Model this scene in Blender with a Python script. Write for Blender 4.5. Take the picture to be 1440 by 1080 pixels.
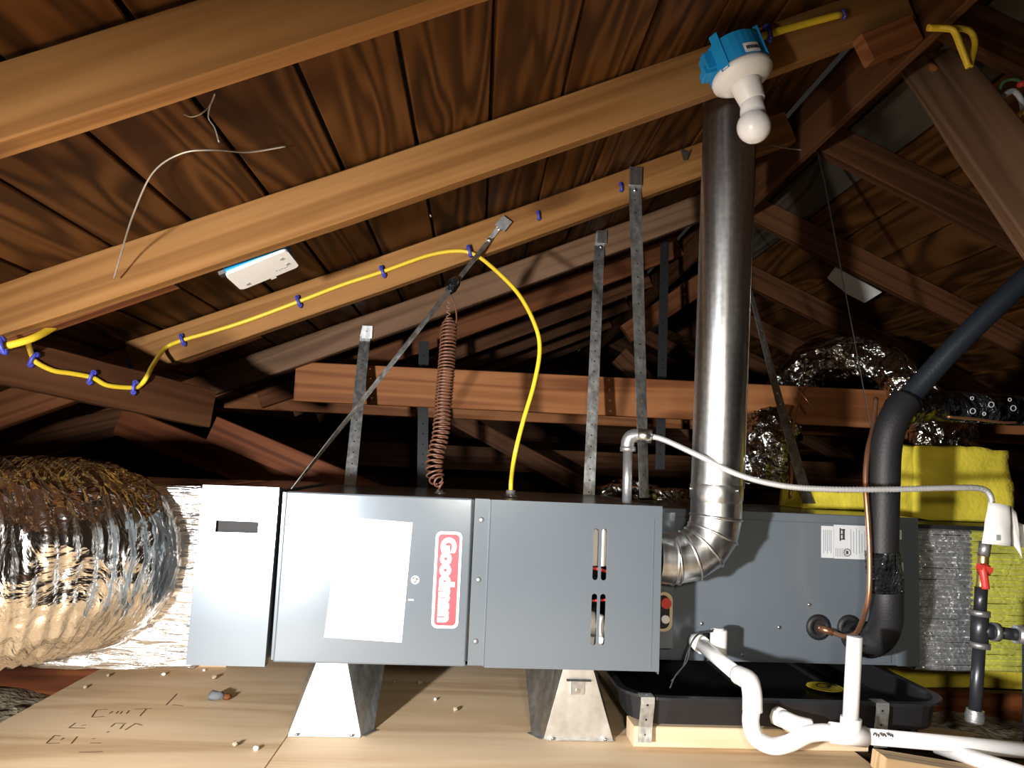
import bpy, bmesh, math, random
from mathutils import Vector, Matrix, noise

for o in list(bpy.data.objects):
    bpy.data.objects.remove(o, do_unlink=True)
S = bpy.context.scene
COL = S.collection
rnd = random.Random(7)

# ------------------------------------------------------------------ camera
HC = 0.60
YAW, PITCH, ROLL = math.radians(2.355), math.radians(6.12), math.radians(2.455)
FOC = 1080.0
_f = Vector((math.sin(YAW) * math.cos(PITCH), math.cos(YAW) * math.cos(PITCH), math.sin(PITCH)))
_r0 = Vector((math.cos(YAW), -math.sin(YAW), 0))
_u0 = _r0.cross(_f)
CR = math.cos(ROLL) * _r0 + math.sin(ROLL) * _u0
CU = -math.sin(ROLL) * _r0 + math.cos(ROLL) * _u0
CF = _f
CP = Vector((0, 0, HC))
cd = bpy.data.cameras.new('camera')
cd.sensor_width = 36
cd.lens = 27.0
cd.clip_start = 0.02
cam = bpy.data.objects.new('camera', cd)
COL.objects.link(cam)
cam.matrix_world = Matrix(((CR.x, CU.x, -CF.x, CP.x), (CR.y, CU.y, -CF.y, CP.y), (CR.z, CU.z, -CF.z, CP.z), (0, 0, 0, 1)))
S.camera = cam

# ------------------------------------------------------------------ light
w = bpy.data.worlds.new('attic_dark')
S.world = w
w.use_nodes = True
w.node_tree.nodes['Background'].inputs[0].default_value = (1.0, 0.9, 0.8, 1)
w.node_tree.nodes['Background'].inputs[1].default_value = 0.02


def lamp(name, loc, power, color, radius):
    l = bpy.data.lights.new(name, 'POINT')
    l.energy = power
    l.color = color
    l.shadow_soft_size = radius
    o = bpy.data.objects.new(name, l)
    COL.objects.link(o)
    o.location = loc
    return o


def torch(name, loc, aim, power, color, radius, angle):
    l = bpy.data.lights.new(name, 'SPOT')
    l.energy = power
    l.color = color
    l.shadow_soft_size = radius
    l.spot_size = math.radians(angle)
    l.spot_blend = 1.0
    o = bpy.data.objects.new(name, l)
    COL.objects.link(o)
    o.location = loc
    o.rotation_euler = (Vector(aim) - Vector(loc)).to_track_quat('-Z', 'Y').to_euler()
    return o


torch('hand_torch', (-0.80, -0.05, 0.45), (-0.02, 1.75, -0.10), 410, (1.0, 0.985, 0.975), 0.045, 104)
torch('added_fill_spot', (0.12, -0.22, 0.74), (0.62, 1.85, -0.06), 62, (1.0, 0.90, 0.74), 0.05, 78)  # added warm fill near the camera, no such source seen
lamp('added_rear_fill', (0.10, -0.9, 0.9), 2.5, (1.0, 0.84, 0.62), 0.15)  # weak warm fill added behind the camera, not a known lamp
S.view_settings.view_transform = 'Standard'
S.view_settings.look = 'None'
S.view_settings.gamma = 1.0
S.view_settings.use_curve_mapping = False
S.view_settings.exposure = 0.0


# ------------------------------------------------------------------ helpers
def at(px, py, Y):
    """point of the attic seen along a sight line, at depth Y"""
    d = CR * ((px - 720) / FOC) - CU * ((py - 540) / FOC) + CF
    return CP + d * (Y / d.y)


def atz(px, py, z):
    d = CR * ((px - 720) / FOC) - CU * ((py - 540) / FOC) + CF
    return CP + d * ((z - HC) / d.z)


ROOTM = {}


def tag(o, label=None, cat=None, group=None, kind=None):
    if label: o['label'] = label
    if cat: o['category'] = cat
    if group: o['group'] = group
    if kind: o['kind'] = kind
    return o


def thing(name, label, cat, loc=(0, 0, 0), rotz=0.0, group=None, kind=None, mat=None):
    o = bpy.data.objects.new(name, None)
    COL.objects.link(o)
    o.empty_display_size = 0.05
    m = mat if mat is not None else Matrix.Translation(Vector(loc)) @ Matrix.Rotation(rotz, 4, 'Z')
    o.matrix_world = m
    ROOTM[o.name] = m.copy()
    return tag(o, label, cat, group, kind)


class MB:
    """collects faces, then links them as one mesh object"""

    def __init__(self):
        self.v = []
        self.f = []
        self.sm = []

    def add(self, vs, fs, smooth=False):
        b = len(self.v)
        self.v += [Vector(p) for p in vs]
        for f in fs:
            self.f.append([b + i for i in f])
            self.sm.append(smooth)
        return self

    def box(self, a, b, M=None):
        x0, y0, z0 = a
        x1, y1, z1 = b
        vs = [Vector(p) for p in ((x0, y0, z0), (x1, y0, z0), (x1, y1, z0), (x0, y1, z0), (x0, y0, z1), (x1, y0, z1), (x1, y1, z1), (x0, y1, z1))]
        if M: vs = [M @ p for p in vs]
        return self.add(vs, [(0, 3, 2, 1), (4, 5, 6, 7), (0, 1, 5, 4), (1, 2, 6, 5), (2, 3, 7, 6), (3, 0, 4, 7)])

    def hull(self, bot, top):
        n = len(bot)
        fs = [tuple(range(n))[::-1], tuple(range(n, 2 * n))]
        for i in range(n):
            j = (i + 1) % n
            fs.append((i, j, n + j, n + i))
        return self.add(list(bot) + list(top), fs)

    def tube(self, pts, r, seg=12, caps=True, smooth=True, rf=None):
        pts = [Vector(p) for p in pts]
        n = len(pts)
        rs = r if isinstance(r, (list, tuple)) else [r] * n
        T = [(pts[min(i + 1, n - 1)] - pts[max(i - 1, 0)]).normalized() for i in range(n)]
        a = Vector((0, 0, 1)) if abs(T[0].z) < 0.8 else Vector((1, 0, 0))
        N = T[0].cross(a).normalized()
        vs = []
        for i in range(n):
            if i:
                ax = T[i - 1].cross(T[i])
                if ax.length > 1e-7:
                    N = Matrix.Rotation(T[i - 1].angle(T[i]), 3, ax.normalized()) @ N
                N = (N - T[i] * N.dot(T[i])).normalized()
            B = T[i].cross(N)
            for k in range(seg):
                t = 2 * math.pi * k / seg
                rr = rs[i] * (rf(i, k, t) if rf else 1.0)
                vs.append(pts[i] + (N * math.cos(t) + B * math.sin(t)) * rr)
        fs = []
        for i in range(n - 1):
            for k in range(seg):
                k2 = (k + 1) % seg
                fs.append((i * seg + k, i * seg + k2, (i + 1) * seg + k2, (i + 1) * seg + k))
        b = len(self.v)
        self.add(vs, fs, smooth)
        if caps:
            self.f.append([b + k for k in range(seg)][::-1]); self.sm.append(False)
            self.f.append([b + (n - 1) * seg + k for k in range(seg)]); self.sm.append(False)
        return self

    def cyl(self, p0, p1, r, seg=16, smooth=True):
        rr = r if isinstance(r, (list, tuple)) else [r, r]
        return self.tube([p0, p1], list(rr), seg, True, smooth)

    def lathe(self, prof, M, seg=24, smooth=True):
        """profile of (radius, height) turned about local z"""
        vs = []
        for (r, z) in prof:
            for k in range(seg):
                t = 2 * math.pi * k / seg
                vs.append(M @ Vector((r * math.cos(t), r * math.sin(t), z)))
        fs = []
        for i in range(len(prof) - 1):
            for k in range(seg):
                k2 = (k + 1) % seg
                fs.append((i * seg + k, i * seg + k2, (i + 1) * seg + k2, (i + 1) * seg + k))
        b = len(self.v)
        self.add(vs, fs, smooth)
        self.f.append([b + k for k in range(seg)][::-1]); self.sm.append(False)
        e = b + (len(prof) - 1) * seg
        self.f.append([e + k for k in range(seg)]); self.sm.append(False)
        return self

    STUFF = ('printed_lines', 'printed_marks', 'bold_print', 'sticker_print', 'label_print', 'stamp_mark', 'printed_bars')

    def build(self, name, mat, parent=None, local=True, bevel=0.0, root=None, seg=2):
        """parent given and local False: points are in world space and are moved into the root's space"""
        vs = self.v
        loc = Vector((0, 0, 0))
        if parent is not None and not local:
            inv = ROOTM[(root or parent).name].inverted()
            vs = [inv @ p for p in vs]
        if parent is None:
            xs = [p.x for p in vs]; ys = [p.y for p in vs]; zs = [p.z for p in vs]
            loc = Vector(((min(xs) + max(xs)) / 2, (min(ys) + max(ys)) / 2, min(zs)))
            vs = [p - loc for p in vs]
        me = bpy.data.meshes.new(name)
        me.from_pydata([tuple(p) for p in vs], [], self.f)
        for p, s in zip(me.polygons, self.sm): p.use_smooth = s
        me.materials.append(mat)
        me.update()
        bm = bmesh.new(); bm.from_mesh(me)
        bmesh.ops.recalc_face_normals(bm, faces=bm.faces)
        bm.to_mesh(me); bm.free()
        o = bpy.data.objects.new(name, me)
        COL.objects.link(o)
        o.parent = parent
        o.location = loc
        if name in MB.STUFF: o['kind'] = 'stuff'
        if bevel > 0:
            b = o.modifiers.new('bevel', 'BEVEL')
            b.width = bevel; b.segments = seg; b.limit_method = 'ANGLE'
        return o


def smooth_path(pts, n=10):
    """Catmull-Rom through the points"""
    P = [Vector(p) for p in pts]
    P = [P[0] * 2 - P[1]] + P + [P[-1] * 2 - P[-2]]
    out = []
    for i in range(1, len(P) - 2):
        a, b, c, d = P[i - 1], P[i], P[i + 1], P[i + 2]
        for k in range(n):
            t = k / n
            out.append(0.5 * (2 * b + (c - a) * t + (2 * a - 5 * b + 4 * c - d) * t * t + (3 * b - a - 3 * c + d) * t ** 3))
    out.append(P[-2])
    return out


def ribbon(pts, width, sides, hole=0.0022, pitch=0.038, thick=0.0012, twist=1.0):
    """perforated strap following pts; sides = width direction at start and end"""
    mb = MB()
    P = [Vector(p) for p in pts]
    L = [0]
    for i in range(1, len(P)): L.append(L[-1] + (P[i] - P[i - 1]).length)
    tot = L[-1]

    def pos(s):
        s = max(0, min(tot, s))
        for i in range(1, len(P)):
            if s <= L[i] + 1e-9:
                return P[i - 1].lerp(P[i], (s - L[i - 1]) / max(1e-9, L[i] - L[i - 1]))
        return P[-1]
    n = max(2, int(tot / pitch))
    st = tot / n
    s0, s1 = Vector(sides[0]).normalized(), Vector(sides[1]).normalized()
    for c in range(n):
        a, b = c * st, (c + 1) * st
        m = (a + b) / 2
        rows = [(a, (-.5, .5)), (m - hole, (-.5, -hole / width, hole / width, .5)), (m + hole, (-.5, -hole / width, hole / width, .5)), (b, (-.5, .5))]
        idx = []
        vs = []
        for s, cols in rows:
            sd = s0.lerp(s1, (s / tot) ** twist).normalized()
            idx.append([len(vs) + q for q in range(len(cols))])
            for q in cols: vs.append(pos(s) + sd * q * width)
        A, B, C, D = idx
        fs = [(A[0], A[1], B[3], B[2], B[1], B[0]), (B[0], B[1], C[1], C[0]), (B[2], B[3], C[3], C[2]), (C[0], C[1], C[2], C[3], D[1], D[0])]
        mb.add(vs, fs)
    return mb


def solidify(o, t):
    m = o.modifiers.new('thick', 'SOLIDIFY'); m.thickness = t; m.offset = 0
    return o


# ------------------------------------------------------------------ materials
def nmat(name):
    m = bpy.data.materials.new(name)
    m.use_nodes = True
    nt = m.node_tree
    return m, nt, nt.nodes['Principled BSDF']


def N(nt, t, **kw):
    n = nt.nodes.new(t)
    for k, v in kw.items(): setattr(n, k, v)
    return n


def ramp(nt, stops):
    r = N(nt, 'ShaderNodeValToRGB')
    e = r.color_ramp.elements
    while len(e) < len(stops): e.new(0.5)
    for el, (p, c) in zip(e, stops):
        el.position = p; el.color = (*c, 1)
    return r


def plain(name, col, rough=0.5, metal=0.0, var=0.08, bump=0.0, bscale=60, coat=0.0, spec=0.5, nscale=6.0):
    m, nt, b = nmat(name)
    L = nt.links
    tc = N(nt, 'ShaderNodeTexCoord')
    no = N(nt, 'ShaderNodeTexNoise'); no.inputs['Scale'].default_value = nscale; no.inputs['Detail'].default_value = 4
    L.new(tc.outputs['Object'], no.inputs['Vector'])
    lo = tuple(c * (1 - var) for c in col); hi = tuple(min(1, c * (1 + var)) for c in col)
    r = ramp(nt, [(0.3, lo), (0.7, hi)])
    L.new(no.outputs['Fac'], r.inputs['Fac']); L.new(r.outputs['Color'], b.inputs['Base Color'])
    b.inputs['Roughness'].default_value = rough
    b.inputs['Metallic'].default_value = metal
    b.inputs['Specular IOR Level'].default_value = spec
    b.inputs['Coat Weight'].default_value = coat
    if bump:
        n2 = N(nt, 'ShaderNodeTexNoise'); n2.inputs['Scale'].default_value = bscale; n2.inputs['Detail'].default_value = 3
        L.new(tc.outputs['Object'], n2.inputs['Vector'])
        bp = N(nt, 'ShaderNodeBump'); bp.inputs['Strength'].default_value = bump; bp.inputs['Distance'].default_value = 0.01
        L.new(n2.outputs['Fac'], bp.inputs['Height']); L.new(bp.outputs['Normal'], b.inputs['Normal'])
    return m


def wood(name, dark, mid, light, rings=9.0, along=0.9, rough=0.62, dist=3.0, fibre=0.35, bump=0.25, knots=True):
    """sawn timber; grain runs along the piece's own local x"""
    m, nt, b = nmat(name)
    L = nt.links
    tc = N(nt, 'ShaderNodeTexCoord')
    oi = N(nt, 'ShaderNodeObjectInfo')
    mu = N(nt, 'ShaderNodeVectorMath', operation='SCALE'); mu.inputs[0].default_value = (37.0, 53.0, 71.0)
    L.new(oi.outputs['Random'], mu.inputs['Scale'])
    ad = N(nt, 'ShaderNodeVectorMath', operation='ADD')
    L.new(tc.outputs['Object'], ad.inputs[0]); L.new(mu.outputs['Vector'], ad.inputs[1])
    mp = N(nt, 'ShaderNodeMapping'); mp.inputs['Scale'].default_value = (along, rings, rings)
    L.new(ad.outputs['Vector'], mp.inputs['Vector'])
    no = N(nt, 'ShaderNodeTexNoise'); no.inputs['Scale'].default_value = 1.0; no.inputs['Detail'].default_value = 2; no.inputs['Distortion'].default_value = 0.6
    L.new(mp.outputs['Vector'], no.inputs['Vector'])
    # growth rings from contour lines of the stretched noise
    ml = N(nt, 'ShaderNodeMath', operation='MULTIPLY'); ml.inputs[1].default_value = 26.0 * dist / 3
    L.new(no.outputs['Fac'], ml.inputs[0])
    sn = N(nt, 'ShaderNodeMath', operation='SINE'); L.new(ml.outputs[0], sn.inputs[0])
    mr = N(nt, 'ShaderNodeMapRange'); mr.inputs['From Min'].default_value = -1; mr.inputs['From Max'].default_value = 1
    L.new(sn.outputs[0], mr.inputs['Value'])
    m2 = N(nt, 'ShaderNodeMapping'); m2.inputs['Scale'].default_value = (4.0, 130.0, 130.0)
    L.new(ad.outputs['Vector'], m2.inputs['Vector'])
    n2 = N(nt, 'ShaderNodeTexNoise'); n2.inputs['Scale'].default_value = 1.0; n2.inputs['Detail'].default_value = 4
    L.new(m2.outputs['Vector'], n2.inputs['Vector'])
    m3 = N(nt, 'ShaderNodeMapping'); m3.inputs['Scale'].default_value = (1.3, 5.0, 5.0)
    L.new(ad.outputs['Vector'], m3.inputs['Vector'])
    n3 = N(nt, 'ShaderNodeTexNoise'); n3.inputs['Scale'].default_value = 1.0; n3.inputs['Detail'].default_value = 5; n3.inputs['Roughness'].default_value = 0.6
    L.new(m3.outputs['Vector'], n3.inputs['Vector'])
    mx = N(nt, 'ShaderNodeMix'); mx.inputs['Factor'].default_value = fibre
    L.new(mr.outputs['Result'], mx.inputs['A']); L.new(n2.outputs['Fac'], mx.inputs['B'])
    mx2 = N(nt, 'ShaderNodeMix'); mx2.inputs['Factor'].default_value = 0.55
    L.new(mx.outputs['Result'], mx2.inputs['A']); L.new(n3.outputs['Fac'], mx2.inputs['B'])
    r = ramp(nt, [(0.22, dark), (0.5, mid), (0.78, light)])
    L.new(mx2.outputs['Result'], r.inputs['Fac'])
    out = r.outputs['Color']
    if knots:
        mk = N(nt, 'ShaderNodeMapping'); mk.inputs['Scale'].default_value = (2.2, 6.0, 6.0)
        L.new(ad.outputs['Vector'], mk.inputs['Vector'])
        vo = N(nt, 'ShaderNodeTexVoronoi'); vo.inputs['Scale'].default_value = 0.75
        L.new(mk.outputs['Vector'], vo.inputs['Vector'])
        kr = ramp(nt, [(0.0, (0.25, 0.22, 0.2)), (0.10, (0.5, 0.45, 0.42)), (0.17, (1, 1, 1))])
        L.new(vo.outputs['Distance'], kr.inputs['Fac'])
        mm = N(nt, 'ShaderNodeMix', data_type='RGBA', blend_type='MULTIPLY'); mm.inputs['Factor'].default_value = 0.75
        L.new(out, mm.inputs['A']); L.new(kr.outputs['Color'], mm.inputs['B'])
        out = mm.outputs['Result']
    # each piece of timber a little lighter or darker than the next
    hv = N(nt, 'ShaderNodeHueSaturation')
    vr = N(nt, 'ShaderNodeMapRange'); vr.inputs['To Min'].default_value = 0.78; vr.inputs['To Max'].default_value = 1.2
    L.new(oi.outputs['Random'], vr.inputs['Value']); L.new(vr.outputs['Result'], hv.inputs['Value'])
    L.new(out, hv.inputs['Color'])
    L.new(hv.outputs['Color'], b.inputs['Base Color'])
    b.inputs['Roughness'].default_value = rough
    b.inputs['Specular IOR Level'].default_value = 0.12
    bp = N(nt, 'ShaderNodeBump'); bp.inputs['Strength'].default_value = bump; bp.inputs['Distance'].default_value = 0.004
    L.new(mx.outputs['Result'], bp.inputs['Height']); L.new(bp.outputs['Normal'], b.inputs['Normal'])
    return m


def foil(name, col, scale, stretch, strength, rough=0.16, dist=0.02, fine=5.0):
    m, nt, b = nmat(name)
    L = nt.links
    tc = N(nt, 'ShaderNodeTexCoord')
    mp = N(nt, 'ShaderNodeMapping'); mp.inputs['Scale'].default_value = stretch
    L.new(tc.outputs['Object'], mp.inputs['Vector'])
    v = N(nt, 'ShaderNodeTexVoronoi', feature='F1'); v.inputs['Scale'].default_value = scale
    no = N(nt, 'ShaderNodeTexNoise'); no.inputs['Scale'].default_value = scale * 0.7; no.inputs['Detail'].default_value = 5; no.inputs['Distortion'].default_value = 1.2
    L.new(mp.outputs['Vector'], no.inputs['Vector'])
    ad = N(nt, 'ShaderNodeVectorMath', operation='ADD')
    sc = N(nt, 'ShaderNodeVectorMath', operation='SCALE'); sc.inputs['Scale'].default_value = 0.12
    L.new(no.outputs['Color'], sc.inputs[0]); L.new(mp.outputs['Vector'], ad.inputs[0]); L.new(sc.outputs['Vector'], ad.inputs[1])
    L.new(ad.outputs['Vector'], v.inputs['Vector'])
    mx = N(nt, 'ShaderNodeMath', operation='ADD')
    L.new(v.outputs['Distance'], mx.inputs[0]); L.new(no.outputs['Fac'], mx.inputs[1])
    bp = N(nt, 'ShaderNodeBump'); bp.inputs['Strength'].default_value = strength; bp.inputs['Distance'].default_value = dist
    L.new(mx.outputs[0], bp.inputs['Height'])
    n2 = N(nt, 'ShaderNodeTexNoise'); n2.inputs['Scale'].default_value = scale * fine; n2.inputs['Detail'].default_value = 2
    L.new(mp.outputs['Vector'], n2.inputs['Vector'])
    b2 = N(nt, 'ShaderNodeBump'); b2.inputs['Strength'].default_value = strength * 0.35; b2.inputs['Distance'].default_value = dist * 0.3
    L.new(n2.outputs['Fac'], b2.inputs['Height']); L.new(bp.outputs['Normal'], b2.inputs['Normal'])
    L.new(b2.outputs['Normal'], b.inputs['Normal'])
    b.inputs['Base Color'].default_value = (*col, 1)
    b.inputs['Metallic'].default_value = 1.0
    b.inputs['Roughness'].default_value = rough
    return m


def galv(name, col, rough=0.32, stretch=(25, 25, 2.0), bump=0.06, var=0.22):
    m, nt, b = nmat(name)
    L = nt.links
    tc = N(nt, 'ShaderNodeTexCoord')
    mp = N(nt, 'ShaderNodeMapping'); mp.inputs['Scale'].default_value = stretch
    L.new(tc.outputs['Object'], mp.inputs['Vector'])
    no = N(nt, 'ShaderNodeTexNoise'); no.inputs['Scale'].default_value = 2.0; no.inputs['Detail'].default_value = 5
    L.new(mp.outputs['Vector'], no.inputs['Vector'])
    vo = N(nt, 'ShaderNodeTexVoronoi'); vo.inputs['Scale'].default_value = 70.0
    L.new(tc.outputs['Object'], vo.inputs['Vector'])
    mx = N(nt, 'ShaderNodeMix'); mx.inputs['Factor'].default_value = 0.35
    L.new(no.outputs['Fac'], mx.inputs['A']); L.new(vo.outputs['Distance'], mx.inputs['B'])
    r = ramp(nt, [(0.25, tuple(c * (1 - var) for c in col)), (0.7, tuple(min(1, c * (1 + var)) for c in col))])
    L.new(mx.outputs['Result'], r.inputs['Fac']); L.new(r.outputs['Color'], b.inputs['Base Color'])
    rr = N(nt, 'ShaderNodeMapRange'); rr.inputs['To Min'].default_value = rough - 0.08; rr.inputs['To Max'].default_value = rough + 0.12
    L.new(no.outputs['Fac'], rr.inputs['Value']); L.new(rr.outputs['Result'], b.inputs['Roughness'])
    b.inputs['Metallic'].default_value = 1.0
    bp = N(nt, 'ShaderNodeBump'); bp.inputs['Strength'].default_value = bump; bp.inputs['Distance'].default_value = 0.01
    L.new(no.outputs['Fac'], bp.inputs['Height']); L.new(bp.outputs['Normal'], b.inputs['Normal'])
    return m


M = {}
M['deck'] = wood('deck_board', (0.014, 0.0048, 0.0014), (0.072, 0.0275, 0.0066), (0.125, 0.052, 0.0145), rings=6.0, along=0.8, dist=6.0, fibre=0.2, bump=0.3)
M['deck_grey'] = wood('weathered_deck_board', (0.022, 0.018, 0.013), (0.055, 0.046, 0.034), (0.085, 0.072, 0.055), rings=7.0, along=0.9, dist=4.5, fibre=0.25)
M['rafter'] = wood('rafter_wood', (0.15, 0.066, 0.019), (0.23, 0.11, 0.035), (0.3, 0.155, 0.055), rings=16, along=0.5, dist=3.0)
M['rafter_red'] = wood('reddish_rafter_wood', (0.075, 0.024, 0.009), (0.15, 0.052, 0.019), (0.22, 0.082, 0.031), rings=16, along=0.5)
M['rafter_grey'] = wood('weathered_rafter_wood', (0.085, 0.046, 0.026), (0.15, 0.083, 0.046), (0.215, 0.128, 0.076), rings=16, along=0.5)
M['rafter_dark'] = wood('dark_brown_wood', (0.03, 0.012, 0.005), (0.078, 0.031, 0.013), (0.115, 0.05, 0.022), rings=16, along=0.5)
M['tie'] = wood('orange_fir', (0.12, 0.04, 0.014), (0.24, 0.09, 0.032), (0.32, 0.135, 0.052), rings=10, along=0.5, dist=4.0)
M['joist'] = wood('red_joist_wood', (0.05, 0.014, 0.005), (0.13, 0.037, 0.012), (0.19, 0.062, 0.02), rings=12, along=0.5)
M['ply'] = wood('plywood', (0.4, 0.26, 0.145), (0.6, 0.44, 0.275), (0.7, 0.55, 0.38), rings=4.5, along=0.8, dist=3.2, fibre=0.5, bump=0.12, knots=False)
M['scrap'] = wood('pale_scrap_wood', (0.30, 0.18, 0.09), (0.45, 0.30, 0.16), (0.58, 0.42, 0.25), rings=10, along=0.8, knots=False)
M['felt'] = plain('roofing_felt', (0.012, 0.010, 0.008), 0.95)
M['gypsum'] = plain('ceiling_back', (0.22, 0.18, 0.14), 0.95, var=0.3)
M['steel'] = plain('grey_enamel_steel', (0.150, 0.176, 0.202), 0.21, 0.25, var=0.04, bump=0.05, bscale=7, nscale=3)
M['steel_light'] = plain('light_grey_enamel_steel', (0.150, 0.178, 0.203), 0.22, 0.25, var=0.04, bump=0.05, bscale=6, nscale=3)
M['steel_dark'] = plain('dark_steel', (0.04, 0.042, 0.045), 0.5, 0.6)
M['inner'] = plain('furnace_inside', (0.012, 0.012, 0.013), 0.7)
M['galv'] = galv('galvanised_sheet', (0.62, 0.63, 0.63))
M['pipe'] = galv('vent_pipe_metal', (0.70, 0.72, 0.73), 0.30, (22, 22, 1.2), 0.05, 0.2)
M['strap'] = galv('galvanised_strap', (0.56, 0.57, 0.56), 0.46, (30, 30, 12), 0.08, 0.35)
M['foot'] = galv('bright_sheet_metal', (0.80, 0.80, 0.78), 0.34, (12, 12, 6), 0.04, 0.1)
M['foil'] = foil('duct_foil', (0.86, 0.84, 0.80), 13.0, (1.0, 0.6, 0.6), 0.62, 0.18, 0.03)
M['foil_wrap'] = foil('plenum_foil', (0.92, 0.91, 0.90), 10.0, (0.9, 0.9, 6.0), 0.7, 0.27, 0.012, 3.0)
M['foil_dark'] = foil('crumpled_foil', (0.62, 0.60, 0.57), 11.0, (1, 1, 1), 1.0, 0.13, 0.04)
M['white'] = plain('white_plastic', (0.88, 0.87, 0.85), 0.38, var=0.03)
M['bulb'] = plain('frosted_bulb', (0.90, 0.885, 0.87), 0.3, var=0.02)
M['pvc'] = plain('white_pvc', (0.84, 0.83, 0.82), 0.32, var=0.03)
M['paper'] = plain('white_paper', (0.86, 0.85, 0.82), 0.7, var=0.03)
M['label'] = plain('label_stock', (0.62, 0.64, 0.66), 0.55, var=0.03)
M['ink'] = plain('black_ink', (0.05, 0.05, 0.06), 0.6)
M['ink_grey'] = plain('grey_ink', (0.30, 0.31, 0.33), 0.6)
M['ink_pale'] = plain('pale_orange_ink', (0.76, 0.60, 0.46), 0.7)
M['red'] = plain('logo_red', (0.66, 0.045, 0.06), 0.4, var=0.04)
M['red_part'] = plain('red_handle', (0.60, 0.05, 0.04), 0.4)
M['blue'] = plain('blue_plastic', (0.012, 0.29, 0.66), 0.42, var=0.06)
M['staple'] = plain('blue_staple_plastic', (0.05, 0.06, 0.42), 0.4)
M['nail'] = plain('bright_nail', (0.7, 0.7, 0.68), 0.3, 1.0)
M['cable'] = plain('yellow_cable', (0.80, 0.58, 0.035), 0.42, var=0.06)
M['copper'] = plain('copper_tube', (0.62, 0.30, 0.17), 0.32, 0.85, var=0.12)
M['coil'] = plain('brown_wire', (0.155, 0.068, 0.040), 0.42, var=0.2)
M['rubber'] = plain('black_foam_rubber', (0.013, 0.013, 0.015), 0.55, var=0.1, bump=0.1, bscale=180)
M['rubber_blue'] = plain('bluish_black_rubber', (0.016, 0.021, 0.030), 0.42, bump=0.1, bscale=180)
M['tape'] = foil('shiny_black_tape', (0.015, 0.016, 0.018), 9.0, (1, 1, 0.7), 1.0, 0.12, 0.12)
M['tape'].node_tree.nodes['Principled BSDF'].inputs['Metallic'].default_value = 0.0
M['pan'] = plain('black_plastic_pan', (0.014, 0.014, 0.016), 0.36, var=0.1, bump=0.04, bscale=90)
M['iron'] = plain('black_iron_pipe', (0.085, 0.09, 0.105), 0.34, 0.75, var=0.15)
M['iron_grey'] = plain('grey_iron_fitting', (0.42, 0.42, 0.43), 0.40, 0.8, var=0.15, bump=0.1, bscale=120)
M['flexsteel'] = plain('stainless_flex_hose', (0.80, 0.80, 0.80), 0.42, 0.6)
M['brass'] = plain('brass', (0.70, 0.52, 0.22), 0.3, 0.9)
M['wool'] = plain('yellow_glass_wool', (0.74, 0.61, 0.06), 0.95, var=0.16, bump=0.3, bscale=70, spec=0.05, nscale=9)
M['fluff'] = plain('loose_grey_insulation', (0.36, 0.30, 0.21), 0.97, var=0.45, bump=0.9, bscale=60, spec=0.03, nscale=30)
M['rib_foil'] = foil('ribbed_foil_facing', (0.66, 0.67, 0.68), 30.0, (1, 1, 1), 0.55, 0.34, 0.008)
M['rib_foil'].node_tree.nodes['Principled BSDF'].inputs['Metallic'].default_value = 0.8
M['rib_reflection'] = foil('yellow_reflection_facing', (0.72, 0.72, 0.16), 30.0, (1, 1, 1), 0.4, 0.5, 0.006)  # yellow reflection on the foil, put into the base colour
M['rib_reflection'].node_tree.nodes['Principled BSDF'].inputs['Metallic'].default_value = 0.35
M['beige'] = plain('beige_gasket', (0.60, 0.50, 0.32), 0.6)
M['wire'] = plain('thin_grey_wire', (0.42, 0.38, 0.32), 0.4, 0.5)
M['wire_dark'] = plain('thin_dark_wire', (0.03, 0.03, 0.03), 0.5)
M['stone'] = plain('grey_lump', (0.12, 0.13, 0.14), 0.8, bump=0.5, bscale=40)
M['amber'] = plain('dark_orange_tape', (0.42, 0.19, 0.045), 0.6)


# ------------------------------------------------------------------ timber
def frame(x, up):
    x = x.normalized()
    y = up.cross(x).normalized()
    z = x.cross(y)
    return x, y, z


def beam_mesh(name, L, w, h, mat, sag=0.0, seg=1, ch=0.0025, jit=0.0):
    """chamfered stick along local x, centred"""
    prof = [(-w / 2 + ch, -h / 2), (w / 2 - ch, -h / 2), (w / 2, -h / 2 + ch), (w / 2, h / 2 - ch), (w / 2 - ch, h / 2), (-w / 2 + ch, h / 2), (-w / 2, h / 2 - ch), (-w / 2, -h / 2 + ch)]
    vs, fs = [], []
    for i in range(seg + 1):
        t = i / seg
        s = -sag * (1 - (2 * t - 1) ** 2)
        jz = jit * noise.noise(Vector((t * 7, L, w * 100)))
        for (y, z) in prof: vs.append((-L / 2 + L * t, y + jz * .5, z + s + jz))
    for i in range(seg):
        for k in range(8):
            k2 = (k + 1) % 8
            fs.append((i * 8 + k, i * 8 + k2, (i + 1) * 8 + k2, (i + 1) * 8 + k))
    fs.append(tuple(range(8))[::-1]); fs.append(tuple(range(seg * 8, seg * 8 + 8)))
    me = bpy.data.meshes.new(name)
    me.from_pydata(vs, [], fs)
    bm = bmesh.new(); bm.from_mesh(me); bmesh.ops.recalc_face_normals(bm, faces=bm.faces); bm.to_mesh(me); bm.free()
    me.materials.append(mat)
    return me


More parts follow.
